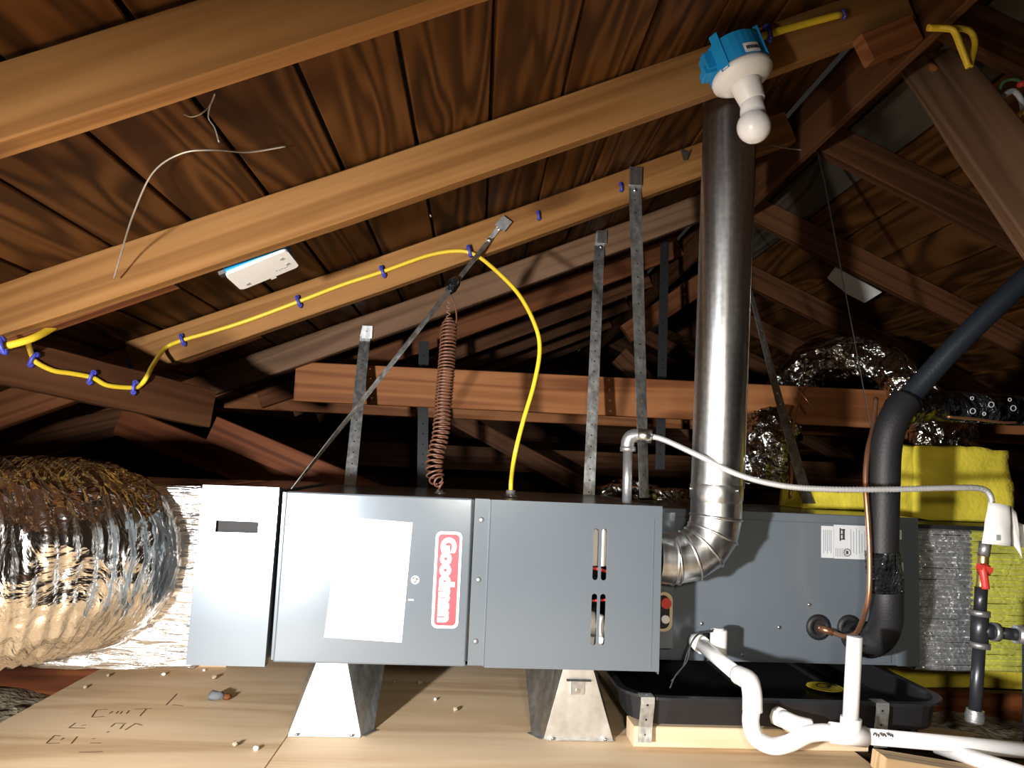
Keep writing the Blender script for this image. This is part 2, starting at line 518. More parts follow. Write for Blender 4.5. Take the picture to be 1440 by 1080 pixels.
def beam(name, p0, p1, w, h, mat, up=(0, 0, 1), parent=None, me=None, **kw):
    """stick from p0 to p1 (its axis); w across, h along the up direction"""
    p0, p1 = Vector(p0), Vector(p1)
    x, y, z = frame(p1 - p0, Vector(up))
    if me is None: me = beam_mesh(name, (p1 - p0).length, w, h, mat, **kw)
    o = bpy.data.objects.new(name, me)
    COL.objects.link(o)
    c = (p0 + p1) / 2
    o.parent = parent
    o.matrix_world = Matrix(((x.x, y.x, z.x, c.x), (x.y, y.y, z.y, c.y), (x.z, y.z, z.z, c.z), (0, 0, 0, 1)))
    return o


# the roof planes: undersides of the rafters
ZR, SL, XR, SR = HC + 0.595, 0.425, 0.893, 0.448
RY0, RSP = 0.917, 0.61                       # far lower edge of the first rafter, rafter spacing
RT, RH = 0.038, 0.094
XL, XRR = -2.75, 4.1
zl = lambda x: ZR + SL * x
zr_ = lambda x: ZR + SL * XR - SR * (x - XR)
nl = Vector((-SL, 0, 1)).normalized()
nr = Vector((SR, 0, 1)).normalized()
YB, YF = 7.2, -1.7

# ceiling: board sheathing above the rafters, each board a part
ceil = thing('ceiling', 'dark brown roof boards laid side by side above the rafters', None, kind='structure')
pl_me = [beam_mesh('plank', YB - YF, 0.1500, 0.019, M['deck'], seg=6, jit=0.002) for _ in range(1)][0]
pl_gm = beam_mesh('plank', YB - YF, 0.1500, 0.019, M['deck_grey'], seg=6, jit=0.002)
k = 0
x = -0.691 - 0.145 * 14 + 0.0725
while x < XR + 0.04:
    c = Vector((x, 0, zl(x))) + nl * (RH + 0.0105 + rnd.uniform(0, 0.004))
    o = beam('plank', (c.x, YF, c.z), (c.x, YB, c.z), 0, 0, None, up=nl, parent=ceil, me=pl_me)
    x += 0.145
x = XR + 0.03
while x < XRR + 0.1:
    c = Vector((x, 0, zr_(x))) + nr * (RH + 0.0105 + rnd.uniform(0, 0.004))
    o = beam('plank', (c.x, YF, c.z), (c.x, YB, c.z), 0, 0, None, up=nr, parent=ceil, me=pl_gm if 0.98 < x < 1.2 else pl_me)
    x += 0.1445
fe = MB()
for (xa, xb, zf, nn) in ((XL - .1, XR + .03, zl, nl), (XR - .03, XRR + .2, zr_, nr)):
    a = [Vector((xx, yy, zf(xx))) + nn * (RH + 0.03) for xx, yy in ((xa, YF), (xb, YF), (xb, YB), (xa, YB))]
    fe.hull(a, [p + nn * 0.01 for p in a])
fe.build('roofing_felt', M['felt'], ceil)

# gable walls and the attic floor
for nm, yy in (('wall_back', YB), ('wall_front', YF)):
    wl = MB()
    a = [Vector((XL, yy, -.2)), Vector((XRR, yy, -.2)), Vector((XRR, yy, zr_(XRR) + .15)), Vector((XR, yy, zl(XR) + .15)), Vector((XL, yy, zl(XL) + .15))]
    wl.hull(a, [p + Vector((0, 0.03 if yy > 0 else -0.03, 0)) for p in a])
    tag(wl.build(nm, M['rafter_dark']), kind='structure')

fl = thing('floor', 'attic floor of plywood sheets over joists', None, kind='structure')
MB().box((XL, YF, -0.20), (XRR, YB, -0.185)).build('ceiling_back', M['gypsum'], fl)
jm = beam_mesh('joist', XRR - XL, 0.04, 0.165, M['joist'])
for k in range(-3, 9):
    yy = RY0 + RSP * k + 0.22
    beam('joist', (XL, yy, -0.0195 - 0.0825), (XRR, yy, -0.0195 - 0.0825), 0, 0, None, parent=fl, me=jm)
ply_me = []
for (xa, xb, ya, yb) in ((-1.005, -0.383, -1.6, 2.66), (-0.380, 0.872, -1.6, 2.40)):
    beam('plywood_sheet', (xa, (ya + yb) / 2, -0.009), (xb, (ya + yb) / 2, -0.009), yb - ya, 0.018, M['ply'], parent=fl, ch=0.0015)
# faint pencilled / stamped strokes on the left sheet
mk = MB()
def stroke(a, b, wd=0.0028):
    a, b = atz(*a, 0.0006), atz(*b, 0.0006)
    d = (b - a).normalized(); s = Vector((-d.y, d.x, 0)) * wd / 2
    mk.add([a - s, b - s, b + s, a + s], [(0, 1, 2, 3)])
Q = lambda zx, zy: (zx / 4.5, 880 + zy / 4.5)
for a, b in (((580, 578), (612, 532)), ((612, 532), (680, 528)), ((582, 578), (660, 574)), ((690, 556), (715, 540)), ((735, 556), (750, 540)), ((760, 558), (775, 540)), ((800, 556), (818, 536)), ((850, 528), (960, 524)), ((885, 572), (925, 526)),
             ((435, 645), (478, 614)), ((440, 646), (540, 648)), ((515, 632), (545, 626)), ((700, 640), (730, 616)), ((735, 616), (800, 618)), ((760, 652), (785, 622)), ((790, 660), (860, 616)), ((860, 618), (900, 630)), ((675, 676), (690, 668)),
             ((292, 744), (345, 694)), ((345, 694), (385, 698)), ((300, 744), (380, 742)), ((385, 722), (405, 708)), ((450, 746), (490, 700)), ((570, 742), (640, 742)), ((580, 716), (606, 712)), ((500, 800), (650, 796)), ((1050, 502), (1120, 430)), ((1090, 500), (1160, 506))):
    stroke(Q(*a), Q(*b))
mk.build('stamp_mark', M['rafter_grey'], fl)

# rafters
def raf(k, side, label, mat, group=None, x0=None, sag=0.010, dy=0.0, h=RH):
    y = RY0 + RSP * k - RT / 2 + dy
    if side == 'L':
        a, b, n, zf = (x0 if x0 is not None else -0.93), XR - 0.012, nl, zl
    else:
        a, b, n, zf = XR + 0.012, (x0 if x0 is not None else XRR - 0.05), nr, zr_
    pa = Vector((a, y, zf(a))) + n * h / 2
    pb = Vector((b, y, zf(b))) + n * h / 2
    if side == 'L':
        pa.z += sag * 0.4; pb.z += sag * 0.4
    o = beam('rafter', pa, pb, RT, h, mat, up=n, sag=sag if side == 'L' else 0, seg=14 if side == 'L' else 6, jit=0.003)
    return tag(o, label, 'rafter', group)


raf(0, 'L', 'bare golden brown rafter with nothing fixed to it, next to the lamp rafter', M['rafter'], x0=-1.25)
raf(1, 'L', 'broad tan rafter carrying the blue lamp box and bulb', M['rafter'], h=0.099)
raf(2, 'L', 'tan rafter with the yellow cable stapled along its side', M['rafter'])
raf(3, 'L', 'greyish brown rafter with two metal straps nailed on, meeting the orange tie beam', M['rafter_grey'])
raf(4, 'L', 'dim brown rafter just behind the strap-bearing greyish rafter', M['rafter_red'])
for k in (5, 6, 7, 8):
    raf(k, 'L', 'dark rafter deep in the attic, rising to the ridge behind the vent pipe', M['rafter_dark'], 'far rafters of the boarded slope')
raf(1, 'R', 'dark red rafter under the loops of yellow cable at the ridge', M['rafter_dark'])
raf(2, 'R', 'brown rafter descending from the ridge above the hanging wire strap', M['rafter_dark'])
raf(3, 'R', 'brown rafter descending beside the ragged white patch', M['rafter_dark'])
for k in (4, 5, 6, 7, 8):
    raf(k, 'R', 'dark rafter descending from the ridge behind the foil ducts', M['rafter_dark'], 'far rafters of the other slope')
# lower rafter ends lapped behind the main rafters
for k, lab in ((1, 'reddish rafter tail lapped behind the lamp rafter'), (2, 'reddish rafter tail lapped behind the cable rafter'), (3, 'reddish rafter tail lapped behind the greyish rafter')):
    y = RY0 + RSP * k + RT / 2 + 0.001
    a, b = -2.6, -0.62
    o = beam('rafter_tail', Vector((a, y, zl(a))) + nl * RH / 2, Vector((b, y, zl(b))) + nl * RH / 2, RT, RH, M['rafter_red'], up=nl, seg=4)
    tag(o, lab, 'rafter')

o = beam('ridge_board', (XR, 1.2, zl(XR) + 0.01), (XR, YB - .02, zl(XR) + 0.01), 0.020, 0.15, M['rafter_dark'], seg=6)
tag(o, 'reddish ridge board running along the peak where the rafters meet', 'ridge board')

# tie beams
zt = HC + 0.338
ties = (('orange wooden tie beam running level behind the hanging coil of wire', 3, 0.020, M['tie'], -0.66, 3.2),
        ('dimmer level tie beam just behind the orange one', 4, 0.020, M['tie'], -1.1, 3.2))
for lab, k, dy, mt, xa, xb in ties:
    y = RY0 + RSP * k + dy
    tag(beam('tie_beam', (xa, y, zt - 0.07), (xb, y, zt - 0.07), 0.038, 0.14, mt, seg=6, jit=0.003), lab, 'beam')
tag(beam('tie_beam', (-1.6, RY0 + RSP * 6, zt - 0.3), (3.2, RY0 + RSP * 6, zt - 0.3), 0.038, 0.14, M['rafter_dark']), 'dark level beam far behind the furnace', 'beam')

# diagonal brace and web struts on the left
a, b = at(-60, 492, 1.56), at(293, 575, 2.06)
BR0, BRN = a.copy(), Vector(((b - a).y, -(b - a).x, 0)).normalized()
tag(beam('brace', a, b, 0.038, 0.098, M['rafter_dark'], seg=6, jit=0.003), 'dark brown diagonal brace with the lower run of yellow cable on its side', 'brace')
webs = (((300, 603), (560, 712), 2.58, 0.086, 'reddish web strut dropping from the end of the dark brace', M['joist']),
        ((170, 592), (560, 742), 2.66, 0.095, 'wide red-brown web strut sloping down behind the filter cabinet', M['joist']),
        ((205, 585), (-100, 654), 2.72, 0.095, 'dark red web strut sloping down behind the big foil duct', M['rafter_dark']),
        ((60, 556), (-60, 584), 2.62, 0.10, 'dark red strut rising to the end of the brace above the foil duct', M['joist']))
for p, q, Y, h, lab, mt in webs:
    tag(beam('web_strut', at(*p, Y), at(*q, Y), 0.038, h, mt, up=(0, 0, 1), seg=3), lab, 'strut')
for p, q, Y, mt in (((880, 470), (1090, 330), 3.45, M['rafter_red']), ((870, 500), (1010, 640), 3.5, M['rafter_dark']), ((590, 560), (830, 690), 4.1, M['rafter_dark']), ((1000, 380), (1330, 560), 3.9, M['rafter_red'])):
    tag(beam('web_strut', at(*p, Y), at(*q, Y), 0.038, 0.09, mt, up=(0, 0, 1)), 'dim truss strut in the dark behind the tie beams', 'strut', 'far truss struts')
# grey plank close on the right
gp0, gp1 = at(1306, 84, 1.70), at(1505, 350, 1.22)
side_up = (CU + CR * 0.9).normalized()
tag(beam('hanging_plank', gp0, gp1, 0.036, 0.125, M['rafter_grey'], up=side_up, seg=6, jit=0.003), 'weathered grey-brown plank with a splintered orange knot, sloping from the ridge', 'plank')
tag(MB().tube(smooth_path([at(1307, 88, 1.66), at(1314, 97, 1.645), at(1326, 104, 1.64)], 4), [0.004, 0.006, 0.008, 0.0085, 0.009, 0.0085, 0.006, 0.004, 0.002], 6).build('wood_splinter', M['tie']), 'orange splinter of bare wood on the grey plank', 'splinter')
tag(beam('wood_block', at(1214, 72, 1.475), at(1282, 44, 1.475), 0.04, 0.060, M['tie']), 'short reddish wood block nailed near the ridge beside yellow cable', 'wood block')

# ------------------------------------------------------------------ furnace and its neighbours
PSI = math.radians(1.9)
FO = Vector((-0.4246, 1.7617, 0))
FM = Matrix.Translation(FO) @ Matrix.Rotation(PSI, 4, 'Z')


def fw(u, v, z): return FM @ Vector((u, v, z))


def fthing(name, label, cat, u, v, z, group=None):
    m = FM @ Matrix.Translation(Vector((u, v, z)))
    return thing(name, label, cat, mat=m, group=group)


def fbox(root_off, a, b):
    off = Vector(root_off)
    return MB().box(Vector(a) - off, Vector(b) - off)


def text_mesh(s, length, height, M4, mat, name, parent, bold=0.0, ext=0.0006):
    c = bpy.data.curves.new('t', 'FONT')
    c.body = s; c.size = 1.0; c.offset = bold; c.extrude = 0; c.align_x = 'CENTER'; c.align_y = 'CENTER'
    t = bpy.data.objects.new('t', c); COL.objects.link(t)
    dg = bpy.context.evaluated_depsgraph_get()
    me = bpy.data.meshes.new_from_object(t.evaluated_get(dg))
    bpy.data.objects.remove(t, do_unlink=True)
    xs = [v.co.x for v in me.vertices]; ys = [v.co.y for v in me.vertices]
    cx, cy = (min(xs) + max(xs)) / 2, (min(ys) + max(ys)) / 2
    sx, sy = length / (max(xs) - min(xs)), height / (max(ys) - min(ys))
    for v in me.vertices: v.co = M4 @ Vector(((v.co.x - cx) * sx, (v.co.y - cy) * sy, 0))
    me.name = name
    me.materials.clear(); me.materials.append(mat)
    o = bpy.data.objects.new(name, me); COL.objects.link(o); o.parent = parent
    return o


def rounded(w, h, r, n=5):
    pts = []
    for cx, cy, a0 in ((w / 2 - r, h / 2 - r, 0), (-w / 2 + r, h / 2 - r, 90), (-w / 2 + r, -h / 2 + r, 180), (w / 2 - r, -h / 2 + r, 270)):
        for i in range(n + 1):
            a = math.radians(a0 + 90 * i / n)
            pts.append((cx + r * math.cos(a), cy + r * math.sin(a)))
    return pts


def plate(mb, cu, cz, w, h, r, v0, v1, shear=0.0, n=5):
    p = rounded(w, h, r, n)
    a = [Vector((cu + x + shear * y, v0, cz + y)) for x, y in p]
    b = [Vector((cu + x + shear * y, v1, cz + y)) for x, y in p]
    return mb.hull(a, b)


ZB, ZT = 0.153, 0.523
LEAN = 0.036


def lean(mb, z0=0.153):
    """the sheet metal doors lean back a little at the top"""
    for p in mb.v:
        if p.y < 0.02: p.y += (p.z - z0) * LEAN - 0.008
    return mb

FDEP = 0.70
fur = fthing('furnace', 'horizontal grey steel gas furnace with logo plate and louvered burner door', 'furnace', 0, 0, 0)
# casing behind the doors (open box front for the burner bay)
cs = MB()
cs.box((0.002, 0.03, ZB + .002), (0.455, FDEP, ZT - .002))
cs.box((0.455, 0.26, ZB + .002), (0.862, FDEP, ZT - .002))
cs.box((0.455, 0.012, ZT - .006), (0.862, 0.27, ZT - .001))
cs.box((0.455, 0.012, ZB + .001), (0.862, 0.27, ZB + .006))
cs.box((0.855, 0.012, ZB + .001), (0.862, 0.27, ZT - .001))
cs.build('casing', M['steel'], fur, bevel=0.002)
MB().box((0.458, 0.252, ZB + .006), (0.854, 0.2595, ZT - .006)).build('burner_bay_lining', M['inner'], fur)
# what shows through the louvers
inn = MB(); inn.box((0.675, 0.018, 0.378), (0.76, 0.06, 0.475)); inn.build('control_housing', M['white'], fur, bevel=0.004)
inn = MB(); inn.cyl((0.66, 0.04, 0.262), (0.76, 0.04, 0.232), 0.026, 14); inn.box((0.68, 0.03, 0.19), (0.755, 0.07, 0.216)); inn.build('gas_manifold', M['white'], fur)
inn = MB(); inn.tube(smooth_path([(0.67, 0.02, 0.366), (0.70, 0.012, 0.374), (0.72, 0.012, 0.372), (0.75, 0.02, 0.364)], 5), 0.0035, 8); inn.build('wire', M['red_part'], fur)
inn = MB(); inn.tube(smooth_path([(0.66, 0.02, 0.306), (0.70, 0.01, 0.302), (0.74, 0.01, 0.305)], 5), 0.003, 8); inn.build('wire', M['red_part'], fur)
# blower door
bd = MB()
bd.box((0.0, -0.002, ZB), (0.420, 0.03, ZT))
bdo = lean(bd).build('blower_door', M['steel'], fur, bevel=0.004, seg=3)
MB().box((-0.008, 0.006, ZB + .001), (0.0, 0.05, ZT - .002)).build('edge_flange', M['steel_light'], fur, bevel=0.001)
ls = MB()
q = [(0.123, 0.471), (0.286, 0.464), (0.277, 0.202), (0.107, 0.209)]
ls.hull([Vector((u, -0.0025, z)) for u, z in q], [Vector((u, -0.0034, z)) for u, z in q])
lean(ls).build('instruction_sheet', M['paper'], bdo)
pr = MB()
for (u, z, w_, h_) in ((0.168, 0.453, 0.010, 0.004), (0.258, 0.452, 0.012, 0.004), (0.274, 0.4515, 0.006, 0.005)):
    pr.box((u - w_ / 2, -0.0038, z - h_ / 2), (u + w_ / 2, -0.0035, z + h_ / 2))
lean(pr).build('printed_lines', M['ink_grey'], bdo)
pr = MB()
for (u, z, w_, h_) in ((0.139, 0.254, 0.0028, 0.070), (0.159, 0.252, 0.0040, 0.062)):
    pr.hull([Vector((u - w_ / 2, -0.0035, z - h_ / 2)), Vector((u + w_ / 2, -0.0035, z - h_ / 2)), Vector((u + w_ / 2 + .005, -0.0035, z + h_ / 2)), Vector((u - w_ / 2 + .005, -0.0035, z + h_ / 2))],
            [Vector((u - w_ / 2, -0.0039, z - h_ / 2)), Vector((u + w_ / 2, -0.0039, z - h_ / 2)), Vector((u + w_ / 2 + .005, -0.0039, z + h_ / 2)), Vector((u - w_ / 2 + .005, -0.0039, z + h_ / 2))])
lean(pr).build('printed_bars', M['ink_pale'], bdo)
rs = MB(); rs.cyl((0.299, -0.0022, 0.338), (0.299, -0.0034, 0.338), 0.0092, 24); lean(rs).build('round_disc', M['paper'], bdo)
rs = MB()
for i in range(26):
    a = rnd.uniform(0, 6.28); r = 0.0068 * math.sqrt(rnd.random())
    u, z = 0.299 + r * math.cos(a), 0.338 + r * math.sin(a)
    rs.box((u - .0014, -0.0038, z - .0008), (u + .0014, -0.0035, z + .0008))
lean(rs).build('sticker_print', M['ink'], bdo)
lean(MB().box((0.286, -0.0031, 0.2925), (0.298, -0.0022, 0.2955))).build('small_tag', M['paper'], bdo)
# logo plate: white rounded border, red field, white lettering read downwards
lp = MB(); plate(lp, 0.370, 0.341, 0.060, 0.212, 0.013, -0.0022, -0.0042); lpo = lean(lp).build('logo_plate', M['white'], fur)
lp = MB(); plate(lp, 0.370, 0.341, 0.048, 0.200, 0.009, -0.0040, -0.0047); lean(lp).build('red_field', M['red'], lpo)
TM = Matrix.Translation(Vector((0.370, -0.0050 + (0.341 - ZB) * LEAN - 0.008, 0.341))) @ Matrix.Rotation(-math.atan(LEAN), 4, 'X') @ Matrix(((0, 1, 0, 0), (0, 0, 1, 0), (-1, 0, 0, 0), (0, 0, 0, 1)))
text_mesh('Goodman', 0.186, 0.036, TM, M['white'], 'logo_lettering', lpo, bold=0.072)
# centre rail with screws
cr_ = MB(); cr_.box((0.425, 0.002, ZB), (0.459, 0.03, ZT + .001)); cr_.box((0.4575, -0.006, ZB + .001), (0.462, 0.02, ZT)); cro = cr_.build('centre_rail', M['steel_light'], fur, bevel=0.0012)
for z in (0.476, 0.342, 0.206):
    s_ = MB(); s_.lathe([(0.0062, 0), (0.0062, 0.0012), (0.004, 0.003), (0.0015, 0.0034)], Matrix.Translation(Vector((0.441, 0.002, z))) @ Matrix.Rotation(math.radians(90), 4, 'X'), 12)
    s_.build('screw', M['iron_grey'], cro)
# burner door with four real louver slots
us = [0.462, 0.699, 0.7115, 0.7185, 0.731, 0.858]
zs = [ZB, 0.207, 0.321, 0.351, 0.467, ZT]
db = MB()
for i in range(5):
    for j in range(5):
        if i in (1, 3) and j in (1, 3): continue
        db.box((us[i], -0.012, zs[j]), (us[i + 1], -0.0095, zs[j + 1]))
for i in (1, 3):                      # rounded slot ends
    for j in (1, 3):
        cu = (us[i] + us[i + 1]) / 2; r = (us[i + 1] - us[i]) / 2
        for zz, sg in ((zs[j], 1), (zs[j + 1], -1)):
            for c0, c1, sd in ((us[i], cu, -1), (cu, us[i + 1], 1)):
                arc = [Vector((cu + sd * r * math.sin(t * math.pi / 8), 0, zz + sg * r * (1 - math.cos(t * math.pi / 8)))) for t in range(5)]
                corner = Vector((cu + sd * r, 0, zz))
                ring = [corner] + arc
                db.hull([p + Vector((0, -0.012, 0)) for p in ring], [p + Vector((0, -0.0095, 0)) for p in ring])
db.box((0.462, -0.0095, ZB), (0.4645, 0.012, ZT)); db.box((0.8555, -0.0095, ZB - .006), (0.858, 0.06, ZT))
db.box((0.462, -0.0095, ZT - .0025), (0.858, 0.012, ZT)); db.box((0.462, -0.0095, ZB), (0.858, 0.012, ZB + .0025))
dbo = db.build('burner_door', M['steel'], fur)
MB().box((0.838, -0.0135, ZB + .004), (0.8395, -0.0118, ZT - .03)).build('door_crease', M['steel_light'], dbo)
# cable connector and coil bushing on the top
tc_ = MB(); c0 = FM.inverted() @ atz(718, 699, ZT); c0.z = ZT
tc_.lathe([(0.016, 0), (0.016, 0.005), (0.012, 0.006), (0.012, 0.016), (0.010, 0.018)], Matrix.Translation(c0), 12); tc_.build('cable_connector', M['iron_grey'], fur)
tc_ = MB(); c1 = FM.inverted() @ atz(618, 695, ZT); c1.z = ZT
tc_.lathe([(0.015, 0), (0.014, 0.004), (0.009, 0.007), (0.006, 0.012)], Matrix.Translation(c1), 12); tc_.build('wire_bushing', M['iron_grey'], fur)
CONN, BUSH = FM @ c0, FM @ c1

# filter cabinet
fc = fthing('filter_cabinet', 'light grey filter cabinet with a dark handle slot at the furnace end', 'filter cabinet', 0, 0, 0)
uL, uR = -0.181, -0.014
fz0, fz1 = 0.146, 0.5305
MB().box((uL + .006, 0.004, fz0 + .004), (uR - .004, FDEP - .02, fz1 - .004)).build('body', M['steel'], fc, bevel=0.002)
su0, su1, sz0, sz1 = -0.145, -0.051, 0.428, 0.455
fp = MB()
for a, b in (((uL, fz0), (uR, sz0)), ((uL, sz1), (uR, fz1)), ((uL, sz0), (su0, sz1)), ((su1, sz0), (uR, sz1))):
    fp.box((a[0], -0.012, a[1]), (b[0], -0.006, b[1]))
fp.box((uL, -0.006, fz0), (uL + .003, 0.02, fz1)); fp.box((uR - .003, -0.006, fz0), (uR, 0.02, fz1))
fp.box((uL, -0.006, fz1 - .003), (uR, 0.02, fz1)); fp.box((uL, -0.006, fz0), (uR, 0.02, fz0 + .003))
fpo = lean(fp).build('access_panel', M['steel_light'], fc)
sr = MB()
for a, b in (((su0 - .004, sz1 - .001), (su1 + .004, sz1 + .003)), ((su0 - .004, sz0 - .003), (su1 + .004, sz0 + .001)), ((su0 - .004, sz0), (su0 + .001, sz1)), ((su1 - .001, sz0), (su1 + .004, sz1))):
    sr.box((a[0], -0.0145, a[1]), (b[0], -0.009, b[1]))
lean(sr).build('slot_frame', M['steel'], fpo)
MB().box((su0 - .002, 0.0, sz0 - .002), (su1 + .002, 0.0038, sz1 + .002)).build('handle_recess', M['inner'], fpo)

# return plenum wrapped in foil
pb = bmesh.new()
bmesh.ops.create_cube(pb, size=1.0)
bmesh.ops.subdivide_edges(pb, edges=pb.edges, cuts=24, use_grid_fill=True)
for v in pb.verts:
    p = Vector((v.co.x * 0.42, v.co.y * 0.62, v.co.z * 0.41))
    n = 0.006 * noise.noise(Vector((p.x * 5, p.y * 5, p.z * 60))) + 0.005 * noise.noise(p * 22)
    v.co = p * (1 + n * 1.0) + v.co.normalized() * n
for f in pb.faces: f.smooth = True
pm = bpy.data.meshes.new('return_plenum'); pb.to_mesh(pm); pb.free(); pm.materials.append(M['foil_wrap'])
po = bpy.data.objects.new('return_plenum', pm); COL.objects.link(po)
po.matrix_world = FM @ Matrix.Translation(Vector((-0.40, 0.375, 0.317)))
tag(po, 'foil-wrapped return plenum box between the filter cabinet and the big duct', 'plenum')
bl = MB().box((-0.56, 0.53, 0.0), (-0.24, 0.60, 0.106))
bl.v = [FM @ p for p in bl.v]
tag(bl.build('support_block', M['ply']), 'wood block holding up the foil return plenum from below', 'wood block')

# big insulated flex duct
def flex_duct(name, label, pts, r, mat, rings, amp=0.035, crump=0.05, seg=44, n=16, freq=7.0, group=None, cat='duct'):
    path = smooth_path(pts, n)
    # resample evenly
    L = [0]
    for i in range(1, len(path)): L.append(L[-1] + (path[i] - path[i - 1]).length)
    cnt = rings * 4
    rp = []
    j = 0
    for i in range(cnt + 1):
        s = L[-1] * i / cnt
        while j < len(L) - 2 and L[j + 1] < s: j += 1
        rp.append(path[j].lerp(path[j + 1], (s - L[j]) / max(1e-9, L[j + 1] - L[j])))
    sd = rnd.uniform(0, 50)

    def rf(i, k, t):
        ph = (i / 4.0) % 1.0
        bulge = -amp * (math.cos(2 * math.pi * ph) * 0.5 + 0.5)
        c = Vector((math.cos(t), math.sin(t), 0)) * 1.0
        q = Vector((c.x * freq * .35 + sd, c.y * freq * .35, i * 0.12))
        q2 = Vector((c.x * freq * 1.3 + sd, c.y * freq * 1.3, i * 0.33 + 9))
        return 1 + bulge + crump * noise.noise(q) + crump * 0.45 * noise.noise(q2)
    mb = MB().tube(rp, r, seg, True, True, rf)
    return tag(mb.build(name, mat), label, cat, group)


flex_duct('flex_duct', 'huge wrinkled silver foil flex duct bending into the return plenum',
          [at(150, 790, 2.02), at(128, 782, 1.82), at(70, 782, 1.66), at(-60, 796, 1.53), at(-260, 812, 1.44), at(-520, 850, 1.36)],
          [0.205] * 400, M['foil'], 46, amp=0.036, crump=0.03, seg=110, freq=11)

# sheet metal feet
def foot(u0, mir, label):
    f = fthing('sheet_metal_stand', label, 'stand', u0, 0.0, 0.0, 'sheet metal feet')
    t = 0.001
    s = mir
    # front face: narrow top, wide base ; side wings: deep at the top, shallow at the base
    X = lambda a: a * s
    ftl, ftr, fbl, fbr = Vector((X(-.034), 0.004, ZB)), Vector((X(.032), 0.004, ZB)), Vector((X(-.083), -0.004, 0.001)), Vector((X(.072), -0.004, 0.001))
    btr, bbr = Vector((X(.108), 0.16, ZB)), Vector((X(.096), 0.035, 0.001))
    btl, bbl = Vector((X(-.060), 0.16, ZB)), Vector((X(-.090), 0.035, 0.001))
    m = MB(); m.add([fbl, fbr, ftr, ftl], [(0, 1, 2, 3)]); solidify(m.build('front_plate', M['foot'], f), 0.0014)
    m = MB(); m.add([fbr, bbr, btr, ftr], [(0, 1, 2, 3)]); solidify(m.build('side_wing', M['galv'], f), 0.0014)
    m = MB(); m.add([fbl, ftl, btl, bbl], [(0, 1, 2, 3)]); solidify(m.build('side_wing', M['galv'], f), 0.0014)
    m = MB(); m.add([bbl, btl, btr, bbr], [(0, 1, 2, 3)]); solidify(m.build('back_plate', M['galv'], f), 0.0014)
    m = MB()
    for a, b in ((fbl, fbr), (fbr, bbr)):
        d = (b - a).normalized(); n = Vector((d.y, -d.x, 0)) * (1 if mir > 0 else -1)
        m.hull([a, b, b + n * 0.012, a + n * 0.012], [p + Vector((0, 0, 0.0016)) for p in (a, b, b + n * 0.012, a + n * 0.012)])
    m.build('base_flange', M['galv'], f)
    for tt in (0.12, 0.88):
        p = fbl.lerp(fbr, tt) + Vector((0, -0.006, 0.002))
        MB().lathe([(0.005, 0), (0.005, 0.003), (0.002, 0.004)], Matrix.Translation(p), 8).build('screw', M['nail'], f)
    return f


foot(0.127, 1, 'bright sheet metal foot under the blower door of the furnace')
f2 = foot(0.675, -1, 'sheet metal foot with a riveted clip under the burner door')
clp = MB().hull([Vector((-0.016, -0.0035, 0.098)), Vector((0.014, -0.0035, 0.098)), Vector((0.014, -0.0015, 0.128)), Vector((-0.016, -0.0015, 0.128))],
                [Vector((-0.016, -0.0065, 0.098)), Vector((0.014, -0.0065, 0.098)), Vector((0.014, -0.0045, 0.128)), Vector((-0.016, -0.0045, 0.128))])
clp.build('clip', M['galv'], f2)
MB().box((-0.026, -0.006, 0.126), (0.030, -0.002, 0.130)).build('clip_seam', M['steel_dark'], f2)
MB().cyl((0.0, -0.004, 0.106), (0.0, -0.010, 0.106), 0.0045, 10).build('screw', M['nail'], f2)

# evaporator coil cabinet
V0 = 0.20
cz0, cz1 = 0.128, 0.510
cc = fthing('coil_cabinet', 'grey steel evaporator coil cabinet beside the furnace, with data labels and pipe holes', 'coil cabinet', 0, 0, 0)
MB().box((0.864, V0, cz0), (1.605, 0.72, cz1)).build('casing', M['steel'], cc, bevel=0.003)
MB().box((0.868, V0 - 0.003, cz0 + 0.006), (1.53, V0 + 0.001, cz1 - 0.022)).build('front_panel', M['steel'], cc, bevel=0.0015)
MB().box((1.545, V0 - 0.004, cz0), (1.607, V0 + 0.001, cz1)).build('end_flange', M['steel'], cc, bevel=0.001)
lb = MB().box((1.341, V0 - 0.0042, 0.398), (1.374, V0 - 0.003, 0.480)); lbo = lb.build('side_label', M['label'], cc)
m = MB()
for i in range(5): m.box((1.346 + i * .005, V0 - 0.0047, 0.41 + (i % 2) * .006), (1.3478 + i * .005, V0 - 0.0041, 0.470))
m.build('printed_lines', M['ink_grey'], lbo)
lb = MB().box((1.375, V0 - 0.0046, 0.397), (1.492, V0 - 0.003, 0.484)); lbo = lb.build('data_label', M['label'], cc)
m = MB()
for i in range(9):
    u = 1.420 + i * .0075
    m.box((u, V0 - 0.0051, 0.403 + rnd.uniform(0, .02)), (u + .0016, V0 - 0.0045, 0.478 - rnd.uniform(0, .016)))
for i in range(7): m.box((1.379 + i * .0045, V0 - 0.0051, 0.402), (1.3805 + i * .0045, V0 - 0.0045, 0.424))
m.build('printed_lines', M['ink_grey'], lbo)
m = MB()                       # bold block print turned on its side, and a round certification mark
for u0_, u1_, z0_, z1_ in ((1.390, 1.394, .443, .476), (1.398, 1.404, .446, .474), (1.3905, 1.405, .470, .4735), (1.3905, 1.405, .446, .449), (1.3935, 1.404, .458, .461)):
    m.box((u0_, V0 - 0.0051, z0_), (u1_, V0 - 0.0045, z1_))
for i in range(12):
    a = i * math.pi / 6
    m.box((1.411 + .009 * math.cos(a) - .0016, V0 - .0051, .4135 + .009 * math.sin(a) - .0016), (1.411 + .009 * math.cos(a) + .0016, V0 - .0045, .4135 + .009 * math.sin(a) + .0016))
m.box((1.408, V0 - .0051, .409), (1.414, V0 - .0045, .418))
